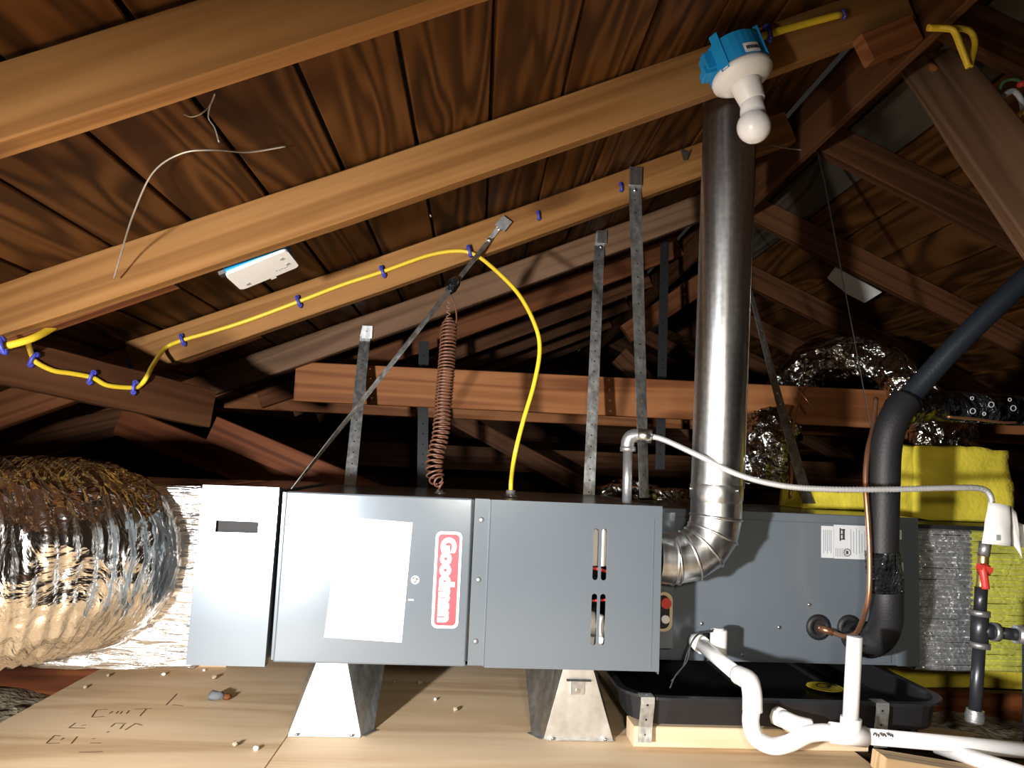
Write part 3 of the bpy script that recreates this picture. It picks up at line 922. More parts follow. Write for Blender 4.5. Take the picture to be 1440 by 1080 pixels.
m.build('bold_print', M['ink'], lbo)
m = MB(); m.box((1.536, V0 - .0052, .452), (1.560, V0 - .004, .477)); m.build('small_label', M['label'], cc)
m = MB(); plate(m, 1.548, .372, .030, .045, .006, V0 - .0045, V0 - .0055); m.build('barcode_tag', M['label'], cc)
for u, z in ((1.333, 0.221), (1.416, 0.222)):
    m = MB(); m.lathe([(0.033, 0), (0.033, 0.004), (0.027, 0.009), (0.019, 0.010), (0.019, 0.002)], Matrix.Translation(Vector((u, V0 - 0.002, z))) @ Matrix.Rotation(math.radians(90), 4, 'X'), 20)
    m.build('grommet', M['rubber'], cc)
for px, py in ((987, 877), (1096, 882), (1044, 921), (1138, 850)):
    d = FM.inverted() @ at(px, py, 2.0); 
    for _ in range(3):
        p = at(px, py, (FM @ Vector((d.x, V0 - .003, 0))).y); d = FM.inverted() @ p
    m = MB(); m.lathe([(0.005, 0), (0.005, 0.0015), (0.003, 0.003)], Matrix.Translation(Vector((d.x, V0 - .003, d.z))) @ Matrix.Rotation(math.radians(90), 4, 'X'), 10)
    m.build('screw', M['nail'], cc)
# sight opening with switch buttons, beside the burner door
so = MB(); plate(so, 0.903, 0.262, 0.044, 0.094, 0.02, 0.118, 0.1255); soo = so.build('switch_plate', M['beige'], fur)
so = MB(); plate(so, 0.900, 0.262, 0.034, 0.080, 0.016, 0.1155, 0.119); so.build('switch_recess', M['inner'], soo)
MB().cyl((0.906, 0.1165, 0.284), (0.906, 0.106, 0.284), 0.013, 14).build('reset_button', M['red_part'], soo)
MB().cyl((0.905, 0.1165, 0.246), (0.905, 0.106, 0.246), 0.010, 14).build('switch_button', M['white'], soo)
MB().box((0.862, 0.126, ZB + .02), (0.93, 0.134, ZT - .02)).build('side_bracket', M['steel'], fur, bevel=0.001)

# vent pipe
vp = fthing('vent_pipe', 'shiny round galvanised vent pipe elbowing up from the furnace to the roof', 'vent pipe', 0, 0, 0)
R_ = 0.0605
el = [Vector((0.862, 0.045, 0.400)), Vector((0.900, 0.045, 0.400))]
for i in range(0, 5):
    a = math.radians(90 * (i + 0.0) / 4)
    el.append(Vector((0.905 + 0.100 * math.sin(a), 0.045, 0.500 - 0.100 * math.cos(a))))
el.append(Vector((1.005, 0.045, 0.548)))
m = MB()
for i in range(len(el) - 1): m.tube([el[i], el[i + 1]], R_ - 0.001 * (i % 2), 36, False, True)
# mitred gores: rebuild as one faceted elbow
m = MB().tube(el, [R_] * len(el), 36, False, True)
m.f = m.f; eo = m.build('elbow', M['pipe'], vp)
for i in range(1, len(el) - 1):
    d = (el[i + 1] - el[i - 1]).normalized()
    MB().tube([el[i] - d * 0.004, el[i] - d * .0015, el[i] + d * .0015, el[i] + d * 0.004], [R_ * 1.0, R_ + .0028, R_ + .0028, R_], 36, False, True).build('gore_seam', M['galv'], eo)
m = MB(); m.tube([Vector((1.005, 0.045, 0.540)), Vector((1.005, 0.0445, 0.545)), Vector((1.005, 0.044, 0.575)), Vector((1.005, .0438, .58))], [R_, R_ + .002, R_ + .002, R_], 36, False); m.build('collar', M['galv'], vp)
for i in range(18):
    a = i * math.pi / 9
    p = Vector((1.005 + (R_ + .002) * math.cos(a), 0.044 + (R_ + .002) * math.sin(a), 0.566))
    if i % 3 == 0: MB().cyl(p, p + Vector((math.cos(a), math.sin(a), 0)) * .004, .003, 8).build('screw', M['nail'], vp)
pt = Vector((1.012, 0.000, 1.64)); pb0 = Vector((1.005, 0.044, 0.57))
m = MB(); m.tube([pb0.lerp(pt, i / 10) for i in range(11)], [R_ + 0.003 * i / 10 for i in range(11)], 40, False, True); m.build('straight_pipe', M['pipe'], vp)
d = (pt - pb0)
m = MB(); q0 = pb0.lerp(pt, 0.885); q1 = pb0.lerp(pt, 0.895); m.tube([q0, q0.lerp(q1, .3), q0.lerp(q1, .7), q1], [R_ + .0025, R_ + .005, R_ + .005, R_ + .0025], 40, False); m.build('pipe_seam', M['galv'], vp)
ln = MB(); ln.tube([pb0 + Vector((R_ + .003, -0.01, 0)), pt + Vector((R_ + .0055, -0.01, 0))], 0.0018, 6); ln.build('lock_seam', M['galv'], vp)

# supply plenum with ribbed facing
sp = fthing('supply_plenum', 'ribbed foil supply plenum with a painted yellow reflection beyond the coil cabinet', 'plenum', 0, 0, 0)
MB().box((1.610, 0.235, 0.112), (2.55, 0.70, 0.492)).build('core', M['steel_dark'], sp)


def ribs(u0, u1, mat, name, pitch=0.0148):
    m = MB()
    z = 0.118; n = int((0.375) / pitch)
    nu = 26
    for i in range(n):
        zc = z + i * pitch
        vs = []
        prof = [(-0.5, 0.001), (-0.36, -0.005), (0.0, -0.0095), (0.30, -0.0075), (0.5, 0.001)]
        for a in range(nu + 1):
            u = u0 + (u1 - u0) * a / nu
            dz = 0.0022 * noise.noise(Vector((u * 9, i * 1.7, 0))); dv = 0.0025 * noise.noise(Vector((u * 26, i * 2.3, 5)))
            for (pz, pv) in prof: vs.append((u, 0.233 + pv + dv, zc + pz * pitch + dz))
        fs = []
        for a in range(nu):
            for b in range(4): fs.append((a * 5 + b, (a + 1) * 5 + b, (a + 1) * 5 + b + 1, a * 5 + b + 1))
        m.add(vs, fs, True)
    return m.build(name, mat, sp)


ribs(1.612, 1.775, M['rib_foil'], 'foil_ribs')
ribs(1.775, 2.54, M['rib_reflection'], 'yellow_reflection_ribs')  # this stretch of foil has its yellow reflection painted in

# glass wool
def wool(name, label, c, size, seed, amp=0.02, cuts=10, rot=0.0, taper=0.0):
    bm = bmesh.new(); bmesh.ops.create_cube(bm, size=1.0)
    bmesh.ops.subdivide_edges(bm, edges=bm.edges, cuts=cuts, use_grid_fill=True)
    for v in bm.verts:
        p = Vector((v.co.x * size[0] * (1 - taper * (v.co.z + .5)), v.co.y * size[1], (v.co.z + 0.5) * size[2]))
        d = v.co.normalized()
        nn = amp * noise.noise(p * 9 + Vector((seed, 0, 0))) + amp * .5 * noise.noise(p * 26 + Vector((seed, 3, 0)))
        q = p + d * nn
        q.z = max(q.z, 0.0)
        v.co = q
    for f in bm.faces: f.smooth = True
    me = bpy.data.meshes.new(name); bm.to_mesh(me); bm.free(); me.materials.append(M['wool'])
    o = bpy.data.objects.new(name, me); COL.objects.link(o)
    o.location = c; o.rotation_euler = (0, 0, rot)
    return tag(o, label, 'insulation')


zt2 = 0.494
b0, b1 = at(1268, 725, 2.32), at(1412, 725, 2.32)
wool('insulation_batt', 'upright block of yellow glass wool standing on the supply plenum', ((b0.x + b1.x) / 2, 2.34, zt2), (b1.x - b0.x, 0.14, 0.222), 3, 0.018, 12, PSI, 0.06)
b0, b1 = at(1128, 700, 2.35), at(1226, 700, 2.35)
wool('insulation_batt', 'thin yellow glass wool strip lying on top of the coil cabinet', ((b0.x + b1.x) / 2, 2.40, cz1 + 0.001), (b1.x - b0.x + .03, 0.16, 0.055), 8, 0.010, 8, PSI)
wool('insulation_batt', 'yellow glass wool batt lying under the supply plenum between the joists', (1.86, 2.62, -0.03), (1.3, 0.36, 0.115), 15, 0.02, 12, PSI)

# drain pan and its supports
px0, px1, py0, py1, pz0, pz1 = 0.345, 1.095, 1.735, 2.42, 0.046, 0.112
pan = thing('drain_pan', 'wide black plastic drain pan under the coil cabinet', 'drain pan', ((px0 + px1) / 2, (py0 + py1) / 2, pz0), PSI * 0.6)
W_, D_ = px1 - px0, py1 - py0


def ring(wd, dp, r, z): return [Vector((x, y, z)) for x, y in rounded(wd, dp, r, 6)]


H_ = pz1 - pz0
m = MB()
loops = [ring(W_ - .07, D_ - .07, .06, 0), ring(W_ - .035, D_ - .035, .075, .004), ring(W_ - .012, D_ - .012, .09, H_ - .006), ring(W_ + .014, D_ + .014, .10, H_ - .006), ring(W_ + .014, D_ + .014, .10, H_), ring(W_ - .022, D_ - .022, .085, H_), ring(W_ - .045, D_ - .045, .07, .009), ring(W_ - .08, D_ - .08, .055, .005)]
nn = len(loops[0])
vs = [p for lp_ in loops for p in lp_]
fs = []
for i in range(len(loops) - 1):
    for k in range(nn):
        k2 = (k + 1) % nn
        fs.append((i * nn + k, i * nn + k2, (i + 1) * nn + k2, (i + 1) * nn + k))
fs.append(tuple(range(nn))[::-1]); fs.append(tuple(range((len(loops) - 1) * nn, len(loops) * nn)))
m.add(vs, fs, False); m.build('tray', M['pan'], pan)
for x_ in (-.25, 0, .25):
    MB().hull([Vector((x_ + a, y_, .005)) for a, y_ in ((-.012, -.27), (.012, -.27), (.012, .27), (-.012, .27))], [Vector((x_ + a, y_, .012)) for a, y_ in ((-.007, -.265), (.007, -.265), (.007, .265), (-.007, .265))]).build('floor_rib', M['pan'], pan)
yp = ROOTM[pan.name].inverted() @ atz(1160, 969, pz0 + .0075)
st = MB(); st.lathe([(0.046, 0), (0.046, 0.0015)], Matrix.Translation(Vector((yp.x, yp.y, 0.0125))), 28); sto = st.build('round_disc', M['wool'], pan)  # flat yellow disc on the pan floor
sto['label'] = 'yellow round disc inside the pan'
st = MB(); st.tube(smooth_path([Vector((yp.x + .03 * math.cos(t) * (1 - t / 9), yp.y + .028 * math.sin(t) * (1 - t / 9), 0.0145)) for t in [i * .6 for i in range(12)]], 4), 0.0016, 5); st.build('disc_swirl', M['ink'], sto)
# wooden sleepers the pan sits on
pc = ROOTM[pan.name]
for yy_, lab in ((-D_ / 2 + .05, 'pale wood sleeper under the front edge of the drain pan'), (D_ / 2 - .08, 'pale wood sleeper under the rear of the drain pan')):
    a = pc @ Vector((-W_ / 2 + .02, yy_, 0)); b = pc @ Vector((W_ / 2 - .2, yy_, 0))
    a.z = b.z = 0.0229
    tag(beam('sleeper', a, b, 0.075, 0.044, M['ply']), lab, 'sleeper')
# folded metal clips on the pan rim
for px, lab in ((913, 'galvanised strap clip holding the pan rim near the burner door'), (1231, 'galvanised strap clip on the pan rim behind the white standpipe')):
    base = atz(px, 984, pz1)
    l_ = ROOTM[pan.name].inverted() @ base
    x_ = l_.x; yf_ = -D_ / 2 - .0085
    pts = [(x_, yf_ + .030, H_ + .001), (x_, yf_ - .002, H_ + .001), (x_, yf_ - .002, H_ - .012), (x_ - .003, yf_ + .004, 0.0), (x_ - .004, yf_ + .001, -.028)]
    pts = [ROOTM[pan.name] @ Vector(p) for p in pts]
    rb = ribbon(pts, 0.030, ((1, 0, 0), (1, 0, 0)), pitch=.03)
    o = solidify(rb.build('strap_clip', M['strap']), 0.0014)
    tag(o, lab, 'strap')

# ------------------------------------------------------------------ condensate piping (white pvc)
pv = thing('condensate_drain', 'white pvc condensate drain with a dipping trap and open standpipe', 'pipe', atz(1120, 1050, 0.0))
YP = 1.655
r1 = 0.0165


def pp(name, pts, r=r1, mat='pvc', root=pv, parent=None, n=8, seg=18, sm=True):
    m = MB().tube(smooth_path(pts, n) if sm and len(pts) > 2 else pts, r, seg)
    return m.build(name, M[mat], parent or root, local=False, root=root)


A0, A1 = at(982, 903, 1.945), at(1046, 956, 1.70)
pp('sloping_pipe', [A0, A1], r1)
pp('hub', [A0.lerp(A1, -.06), A0.lerp(A1, .10)], r1 * 1.3)
E0, E1, E2 = at(1038, 949, 1.73), at(1056, 965, 1.665), at(1058, 1000, YP)
pp('elbow', [E0, at(1052, 956, 1.685), E1, at(1058, 980, YP), E2], r1 * 1.24)
pp('trap', [at(1057, 996, YP), at(1056, 1018, YP), at(1064, 1038, YP), at(1086, 1049, YP), at(1110, 1045, YP), at(1135, 1033, YP), at(1155, 1030, YP), at(1172, 1031, YP)], r1 * 1.08)
T0, T1 = at(1168, 1030, YP), at(1217, 1036, YP)
pp('tee', [T0, T1], r1 * 1.3)
pp('tee_branch', [at(1195, 1034, YP), at(1197, 1009, YP)], r1 * 1.3)
pp('standpipe', [at(1196, 1012, YP), at(1202, 895, YP)], r1 * 0.98)
R0, R1 = at(1214, 1035, YP), at(1520, 1062, YP)
pp('drain_run', [R0, R1], r1)
m = MB()
ax = (R1 - R0).normalized()
for i in range(9):
    p = at(1229 + i * 3.2, 1032.2 + (i % 3) * 1.2, YP - .0163)
    m.box((-0.0012, -.0005, -.0035), (0.0012, .0005, .0035), Matrix.Translation(p) @ Matrix.Rotation(rnd.uniform(-.7, .7), 4, 'Y'))
m.build('printed_marks', M['ink'], pv, local=False)
m = MB().cyl(at(1202, 894.5, YP), at(1202, 893.6, YP), r1 * .78); m.build('pipe_mouth', M['ink_grey'], pv, local=False)

pd = thing('pan_drain_fitting', 'short white pvc fitting screwed into the front of the drain pan', 'pipe fitting', at(1105, 1012, 1.70))
q0, q1, q2 = at(1092, 1006, 1.725), at(1108, 1014, 1.695), at(1140, 1024, 1.68)
pp('threaded_nut', [q0, q0.lerp(q1, .45)], 0.021, root=pd, seg=8)
pp('collar', [q0.lerp(q1, .45), q0.lerp(q1, .9)], 0.0175, mat='label', root=pd)
pp('elbow', [q0.lerp(q1, .85), q1, at(1120, 1019, 1.685), q2], 0.019, root=pd)
tag(MB().tube([at(1318, 1050, 1.70), at(1460, 1096, 1.50)], 0.0165, 18).build('drain_pipe', M['pvc']), 'white pvc pipe running off diagonally under the condensate run', 'pipe')

fs_ = thing('float_switch', 'small white cylindrical float switch with dark wires beside the drain port', 'switch', at(1011, 924, 1.90))
m = MB(); p0, p1 = at(1010, 924, 1.90), at(1011, 885, 1.90)
m.tube([p0, p0.lerp(p1, .04), p0.lerp(p1, .96), p1], [0.0185, 0.0205, 0.0205, 0.018], 20); m.build('body', M['white'], fs_, local=False)
m = MB(); m.tube([at(1011, 886, 1.90), at(1011, 883, 1.90)], [0.015, 0.012], 16); m.build('cap', M['label'], fs_, local=False)
m = MB(); m.tube([at(985, 908, 1.93), at(1003, 908, 1.905)], 0.010, 12); m.build('nipple', M['label'], fs_, local=False)
for pts in ([(1003, 886), (985, 890), (972, 905), (966, 930), (950, 950), (942, 968)], [(1003, 888), (980, 893), (968, 915), (960, 938), (944, 958)]):
    m = MB(); m.tube(smooth_path([at(*p, 1.89 - .008 * i) for i, p in enumerate(pts)], 6), 0.0018, 6); m.build('wire', M['wire_dark'], fs_, local=False)

# ------------------------------------------------------------------ gas line
gp = thing('gas_line', 'gas supply line: flexible steel hose, red valve and black iron drip leg', 'gas line', at(1372, 1012, 1.72))
n0 = FM @ Vector(((FM.inverted() @ atz(882, 709, ZT)).x, 0.055, ZT - .02))
n1 = at(883, 632, n0.y)
def gpart(name, pts, r, mat, seg=16, parent=None, smooth=True):
    m = MB().tube(smooth_path(pts, 6) if len(pts) > 2 and smooth else pts, r, seg)
    return m.build(name, M[mat], parent or gp, local=False, root=gp)
n0.x = n1.x + 0.001
gpart('nipple', [n0, n1], 0.0115, 'iron_grey')
gpart('elbow', [at(883, 634, n0.y), at(883, 622, n0.y), at(888, 614, n0.y - .002), at(900, 612, n0.y - .004)], 0.0165, 'iron_grey')
gpart('elbow_rim', [at(883, 635, n0.y), at(883, 628, n0.y)], 0.019, 'iron_grey')
gpart('hose_nut', [at(896, 611.5, n0.y - .004), at(916, 614, n0.y - .008)], 0.0185, 'nail', 6)
hp = smooth_path([at(912, 613, 1.835), at(935, 619, 1.815), at(985, 642, 1.775), at(1040, 668, 1.75), at(1100, 683, 1.735), at(1170, 688, 1.725), at(1260, 688, 1.72), at(1340, 686, 1.715), at(1378, 687, 1.715), at(1392, 696, 1.715), at(1396, 716, 1.715)], 40)
m = MB(); m.tube(hp, [0.0066 + 0.0010 * math.sin(i * math.pi * .9) for i in range(len(hp))], 10); m.build('flex_hose', M['flexsteel'], gp, local=False)
gpart('hose_coupling', [at(1386, 762, 1.715), at(1383, 782, 1.715)], 0.0125, 'iron_grey', 6)
gpart('hose_tail', [at(1396, 712, 1.715), at(1392, 740, 1.715), at(1386, 766, 1.715)], 0.0075, 'flexsteel')
gpart('valve_body', [at(1383, 780, 1.715), at(1382, 800, 1.715), at(1380, 828, 1.715)], 0.0115, 'brass')
vh = gpart('valve_handle', [at(1381, 796, 1.697), at(1384, 812, 1.694), at(1386, 828, 1.694)], 0.0085, 'red_part')
m = MB(); m.lathe([(0.015, 0), (0.015, 0.010), (0.010, 0.014)], Matrix.Translation(at(1382, 801, 1.708)) @ Matrix.Rotation(math.radians(90), 4, 'X'), 8); m.build('handle_hub', M['red_part'], gp, local=False)
m = MB(); m.box((-0.018, -.004, -.006), (0.018, .002, .006), Matrix.Translation(at(1384, 799, 1.693)) @ Matrix.Rotation(.25, 4, 'Y')); m.build('handle_wing', M['red_part'], gp, local=False)
gpart('riser', [at(1380, 826, 1.715), at(1378, 862, 1.715)], 0.0135, 'iron')
tee = gpart('tee', [at(1378, 860, 1.715), at(1377, 908, 1.715)], 0.0185, 'iron')
for a, b in ((858, 866), (903, 911)):
    gpart('tee_rim', [at(1378, a, 1.715), at(1377.7, b, 1.715)], 0.0215, 'iron_grey')
gpart('tee_branch', [at(1378, 886, 1.715), at(1400, 889, 1.715)], 0.0175, 'iron')
gpart('branch_rim', [at(1395, 888, 1.715), at(1403, 889, 1.715)], 0.0205, 'iron_grey')
gpart('branch_pipe', [at(1400, 889, 1.715), at(1434, 893, 1.715)], 0.0135, 'iron')
gpart('branch_coupling', [at(1428, 892, 1.715), at(1480, 898, 1.715)], 0.020, 'iron_grey')
gpart('branch_riser', [at(1447, 880, 1.715), at(1448, 1060, 1.715)], 0.0135, 'iron')
gpart('drip_leg', [at(1377, 908, 1.715), at(1371, 1004, 1.715)], 0.0135, 'iron')
gpart('end_cap', [at(1371.4, 998, 1.715), at(1371, 1004, 1.715), at(1370.6, 1012, 1.715), at(1370.5, 1019, 1.715)], [0.0185] * 6 + [0.020] * 6 + [0.0195] * 3 + [0.018, 0.015, .010, .006], 'iron_grey', 14)
# folded paper tags
tg = thing('paper_tag', 'folded white paper tag hung on the gas hose above the red valve', 'tag', at(1400, 740, 1.70))
def sheet(name, corners, Y, cu, mat='paper'):
    m = MB(); n = 6
    a, b, c, d = [at(*p, Y) for p in corners]
    vs = []
    for j in range(n + 1):
        for i in range(n + 1):
            s, t = i / n, j / n
            p = a.lerp(b, s).lerp(d.lerp(c, s), t)
            p.y += cu * math.sin(s * math.pi) + 0.004 * noise.noise(Vector((s * 3, t * 3, Y * 9)))
            vs.append(p)
    fs = [(j * (n + 1) + i, j * (n + 1) + i + 1, (j + 1) * (n + 1) + i + 1, (j + 1) * (n + 1) + i) for j in range(n) for i in range(n)]
    m.add(vs, fs, True)
    return solidify(m.build(name, M[mat], tg, local=False), 0.0006)
sheet('front_leaf', [(1390, 706), (1422, 712), (1424, 768), (1380, 764)], 1.690, -0.012)
sheet('rear_leaf', [(1418, 710), (1430, 722), (1438, 788), (1424, 766)], 1.698, -0.004)
sheet('side_leaf', [(1428, 732), (1452, 742), (1450, 772), (1432, 768)], 1.712, 0.006)
m = MB(); m.box((-.004, -.001, -.006), (.004, .001, .006), Matrix.Translation(at(1404, 756, 1.6755))); m.build('printed_mark', M['ink_grey'], tg, local=False)

# ------------------------------------------------------------------ refrigerant lines
rl = thing('suction_line', 'thick black foam-insulated refrigerant line curving down into the coil cabinet', 'pipe', at(1245, 900, 1.86))
def rpart(name, pts, r, mat, seg=20, n=10, root=rl, rf=None):
    path = smooth_path(pts, n) if len(pts) > 2 else pts
    m = MB().tube(path, r, seg, True, True, rf)
    return m.build(name, M[mat], root, local=False, root=root)
rpart('lower_sleeve', [at(1247, 812, 1.86), at(1247, 845, 1.86), at(1246, 872, 1.87), at(1238, 893, 1.89), at(1222, 902, 1.92), at(1203, 895, 1.99)], 0.0385, 'rubber')
rpart('vertical_sleeve', [at(1241, 785, 1.86), at(1243, 700, 1.86), at(1246, 630, 1.86), at(1256, 592, 1.86), at(1274, 562, 1.87)], 0.0365, 'rubber')
rpart('upper_sleeve', [at(1255, 590, 1.88), at(1290, 545, 1.88), at(1360, 470, 1.84), at(1470, 365, 1.78)], 0.0265, 'rubber_blue')
def crinkle(i, k, t): return 1 + 0.07 * noise.noise(Vector((math.cos(t) * 2.5, math.sin(t) * 2.5, i * .9)))
rpart('tape_wrap', [at(1241, 776, 1.86), at(1242, 790, 1.86), at(1244, 806, 1.86), at(1245, 822, 1.86), at(1246, 832, 1.86)], 0.0405, 'tape', 28, 5, rf=crinkle)
rpart('end_tape', [at(1230, 899, 1.905), at(1220, 902, 1.925), at(1209, 898, 1.97)], 0.040, 'tape', 24, 4, rf=crinkle)
lq = thing('liquid_line', 'bare copper tube running down beside the black insulated line', 'pipe', at(1210, 890, 1.88))
cp_ = [at(1232, 560, 1.95), at(1228, 600, 1.91), at(1220, 635, 1.87), at(1217, 680, 1.85), at(1221, 740, 1.835), at(1223, 790, 1.83), at(1222, 835, 1.83), at(1216, 862, 1.85), at(1205, 889, 1.90), at(1190, 895, 1.95), at(1172, 890, 1.985), at(1150, 882, 2.0)]
rpart('tube', cp_, 0.0062, 'copper', 12, 8, root=lq)
sv = MB(); sv.cyl(at(1172, 890, 1.985), at(1152, 883, 2.0), 0.009, 12); sv.build('joint', M['copper'], lq, local=False)
# black wrapped bundle going right
rb_ = thing('taped_line', 'black taped line with silver printed marks leaving the insulated bend', 'pipe', at(1360, 580, 2.10))
rpart('body', [at(1262, 578, 2.02), at(1300, 570, 2.08), at(1370, 574, 2.12), at(1480, 580, 2.16)], 0.044, 'tape', 24, 8, root=rb_, rf=crinkle)
m = MB()
for i, (px, py) in enumerate(((1286, 568), (1334, 564), (1322, 575), (1367, 560), (1368, 578), (1384, 582), (1394, 569), (1420, 562), (1425, 574), (1302, 577))):
    c = at(px, py, 2.045 + .0005 * (px - 1280) * .4)
    rr = 0.0075 if i % 2 == 0 else 0.0045
    m.tube([c + CR * rr * math.cos(a * math.pi / 5) + CU * rr * math.sin(a * math.pi / 5) for a in range(11)], 0.0012, 5, False)
m.build('printed_marks', M['label'], rb_, local=False)
m = MB(); m.tube(smooth_path([at(1332, 586, 2.06), at(1370, 589, 2.07), at(1410, 594, 2.08), at(1430, 594, 2.09)], 5), 0.004, 8); m.build('copper_stub', M['copper'], rb_, local=False)

# foil supply ducts behind
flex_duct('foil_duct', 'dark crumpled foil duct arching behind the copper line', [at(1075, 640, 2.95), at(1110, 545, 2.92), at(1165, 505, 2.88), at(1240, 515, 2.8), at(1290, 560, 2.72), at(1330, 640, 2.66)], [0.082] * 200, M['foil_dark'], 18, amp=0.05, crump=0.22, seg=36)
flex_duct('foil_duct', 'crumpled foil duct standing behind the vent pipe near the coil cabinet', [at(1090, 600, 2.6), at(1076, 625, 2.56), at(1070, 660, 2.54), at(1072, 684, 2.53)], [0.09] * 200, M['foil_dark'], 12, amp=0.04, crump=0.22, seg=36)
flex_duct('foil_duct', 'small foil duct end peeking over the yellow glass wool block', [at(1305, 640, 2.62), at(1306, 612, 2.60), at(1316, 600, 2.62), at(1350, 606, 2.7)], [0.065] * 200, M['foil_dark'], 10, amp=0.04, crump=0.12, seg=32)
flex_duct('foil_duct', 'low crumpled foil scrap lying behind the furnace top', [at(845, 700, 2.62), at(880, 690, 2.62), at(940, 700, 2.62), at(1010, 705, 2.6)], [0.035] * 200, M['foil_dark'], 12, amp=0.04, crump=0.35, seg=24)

# ------------------------------------------------------------------ hanging straps
Y3, Y4 = RY0 + RSP * 2 - RT - 0.004, RY0 + RSP * 3 - RT - 0.004
ftop = lambda px, py: atz(px, py, ZT + .002)


def strap(label, pts, width, sides, nails=(), twist=1.0):
    t = thing('hanger_strap', label, 'strap', pts[-1], group=None)
    rb = ribbon(pts, width, sides, twist=twist)
    o = rb.build('band', M['strap'], t, local=False); solidify(o, 0.0013)
    for p in nails:
        m = MB(); m.lathe([(0.006, 0), (0.0055, 0.002), (0.002, 0.003)], Matrix.Translation(p) @ Matrix.Rotation(math.radians(90), 4, 'X'), 10)
        m.build('nail_head', M['nail'], t, local=False)
    return t


X_ = Vector((1, 0, 0))
perp = Vector((0.8, 0.05, 0.55))
pA, pB = at(706, 314, Y3 - .004), at(688, 338, Y3 - .004)
s1 = strap('galvanised strap slanting from the cable rafter to the furnace corner, taped with black tape', [pA, pB, at(637, 402, 2.03), at(560, 500, 1.93), at(412, 686, 1.775)], 0.033, (perp, Vector((0.02, 1.0, 0.12))), [at(702, 322, Y3 - .006), at(688, 337, Y3 - .006)], twist=2.6)
m = MB(); m.hull([at(695, 316, Y3 - .002), at(708, 303, Y3 - .002), at(720, 312, Y3 - .002), at(709, 326, Y3 - .002)], [at(695, 316, Y3 - .010), at(708, 303, Y3 - .012), at(720, 312, Y3 - .012), at(709, 326, Y3 - .010)]); m.build('folded_end', M['galv'], s1, local=False)
tp = MB(); c_ = at(637, 401, 2.03); dr = (at(625, 417, 2.02) - at(650, 385, 2.045)).normalized()
tp.tube([c_ - dr * .020, c_ - dr * .010, c_, c_ + dr * .010, c_ + dr * .02], [0.018, 0.021, 0.022, 0.021, 0.018], 12, rf=lambda i, k, t: (1 + .2 * noise.noise(Vector((i * .9, k * .7, 2)))) * (0.45 + 0.55 * abs(math.cos(t)))); tp.build('tape_wrap', M['tape'], s1, local=False)
def folded(s, px, py, Y, wd, hh):
    a = at(px, py, Y); m = MB().box((-wd / 2, -.004, -hh), (wd / 2, .0, 0), Matrix.Translation(a)); m.build('folded_end', M['galv'], s, local=False, bevel=.001)
s2 = strap('galvanised strap hanging from the greyish rafter behind the slanting strap', [at(517, 458, Y4), at(513, 478, Y4), at(491, 692, 2.45)], 0.037, (X_, X_), [at(516, 466, Y4 - .003)])
folded(s2, 517, 458, Y4 - .002, .038, .045)
s3 = strap('galvanised strap hanging from the greyish rafter beside the gas elbow', [at(846, 325, Y4), at(843, 345, Y4), at(828, 700, 2.46)], 0.037, (X_, X_), [at(845, 347, Y4 - .004), at(844, 357, Y4 - .004)])
folded(s3, 847, 324, Y4 - .002, .036, .05)
s4 = strap('long galvanised strap hanging from the cable rafter next to the vent pipe', [at(894, 236, Y3), at(893, 265, Y3), at(900, 500, 2.02), at(906, 700, 1.99)], 0.036, (X_, Vector((.75, .6, 0))), [at(893, 267, Y3 - .004)])
folded(s4, 894, 235, Y3 - .003, .037, .055)
s5 = strap('twisted strap slanting from behind the vent pipe to the coil cabinet top', [at(1022, 300, 2.66), at(1050, 390, 2.58), at(1095, 560, 2.42), at(1137, 708, 2.30)], 0.036, (Vector((.33, 1, .33)), Vector((1, .1, 0))))
s6 = strap('thin edge-on wire strap hanging from the ridge rafter down to the copper line', [at(1149, 213, 2.10), at(1160, 260, 2.08), at(1196, 450, 2.0), at(1226, 610, 1.96)], 0.034, (Vector((.37, 1, .30)), Vector((.50, 1, .02))))
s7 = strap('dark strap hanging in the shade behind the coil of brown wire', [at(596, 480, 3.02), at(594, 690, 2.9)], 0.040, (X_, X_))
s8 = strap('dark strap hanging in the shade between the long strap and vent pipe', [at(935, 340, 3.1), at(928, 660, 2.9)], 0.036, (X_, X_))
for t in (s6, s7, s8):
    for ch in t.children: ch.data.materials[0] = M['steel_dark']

# coil of brown thermostat wire
cw = thing('wire_coil', 'long springy coil of brown thermostat wire hanging from the taped strap', 'wire', BUSH)
ctr = smooth_path([at(632, 448, 2.005), at(629, 500, 1.985), at(624, 560, 1.965), at(620, 610, 1.945), at(611, 650, 1.925), at(613, 672, 1.915), at(619, 681, 1.90)], 60)
L = [0]
for i in range(1, len(ctr)): L.append(L[-1] + (ctr[i] - ctr[i - 1]).length)
turns = 44
hp = []
n = turns * 14
j = 0
for i in range(n + 1):
    tt = i / n
    s = L[-1] * (tt * 1.0 - 0.12 * math.sin(math.pi * tt) * (1 - tt) + 0.05 * math.sin(2 * math.pi * tt))
    s = max(0, min(L[-1], s))
    j = 0
    while j < len(L) - 2 and L[j + 1] < s: j += 1
    p = ctr[j].lerp(ctr[j + 1], (s - L[j]) / max(1e-9, L[j + 1] - L[j]))
    d = (ctr[min(j + 2, len(ctr) - 1)] - ctr[max(j - 1, 0)]).normalized()
    a = d.cross(Vector((0, 1, 0))).normalized(); b = d.cross(a)
    ph = 2 * math.pi * turns * tt
    r = 0.0205 * (1 + .10 * noise.noise(Vector((tt * 30, 0, 0)))) * min(1, .35 + tt * 14, .35 + (1 - tt) * 14)
    hp.append(p + (a * math.cos(ph) + b * math.sin(ph)) * r)
MB().tube(hp, 0.0026, 6).build('helix', M['coil'], cw, local=False)
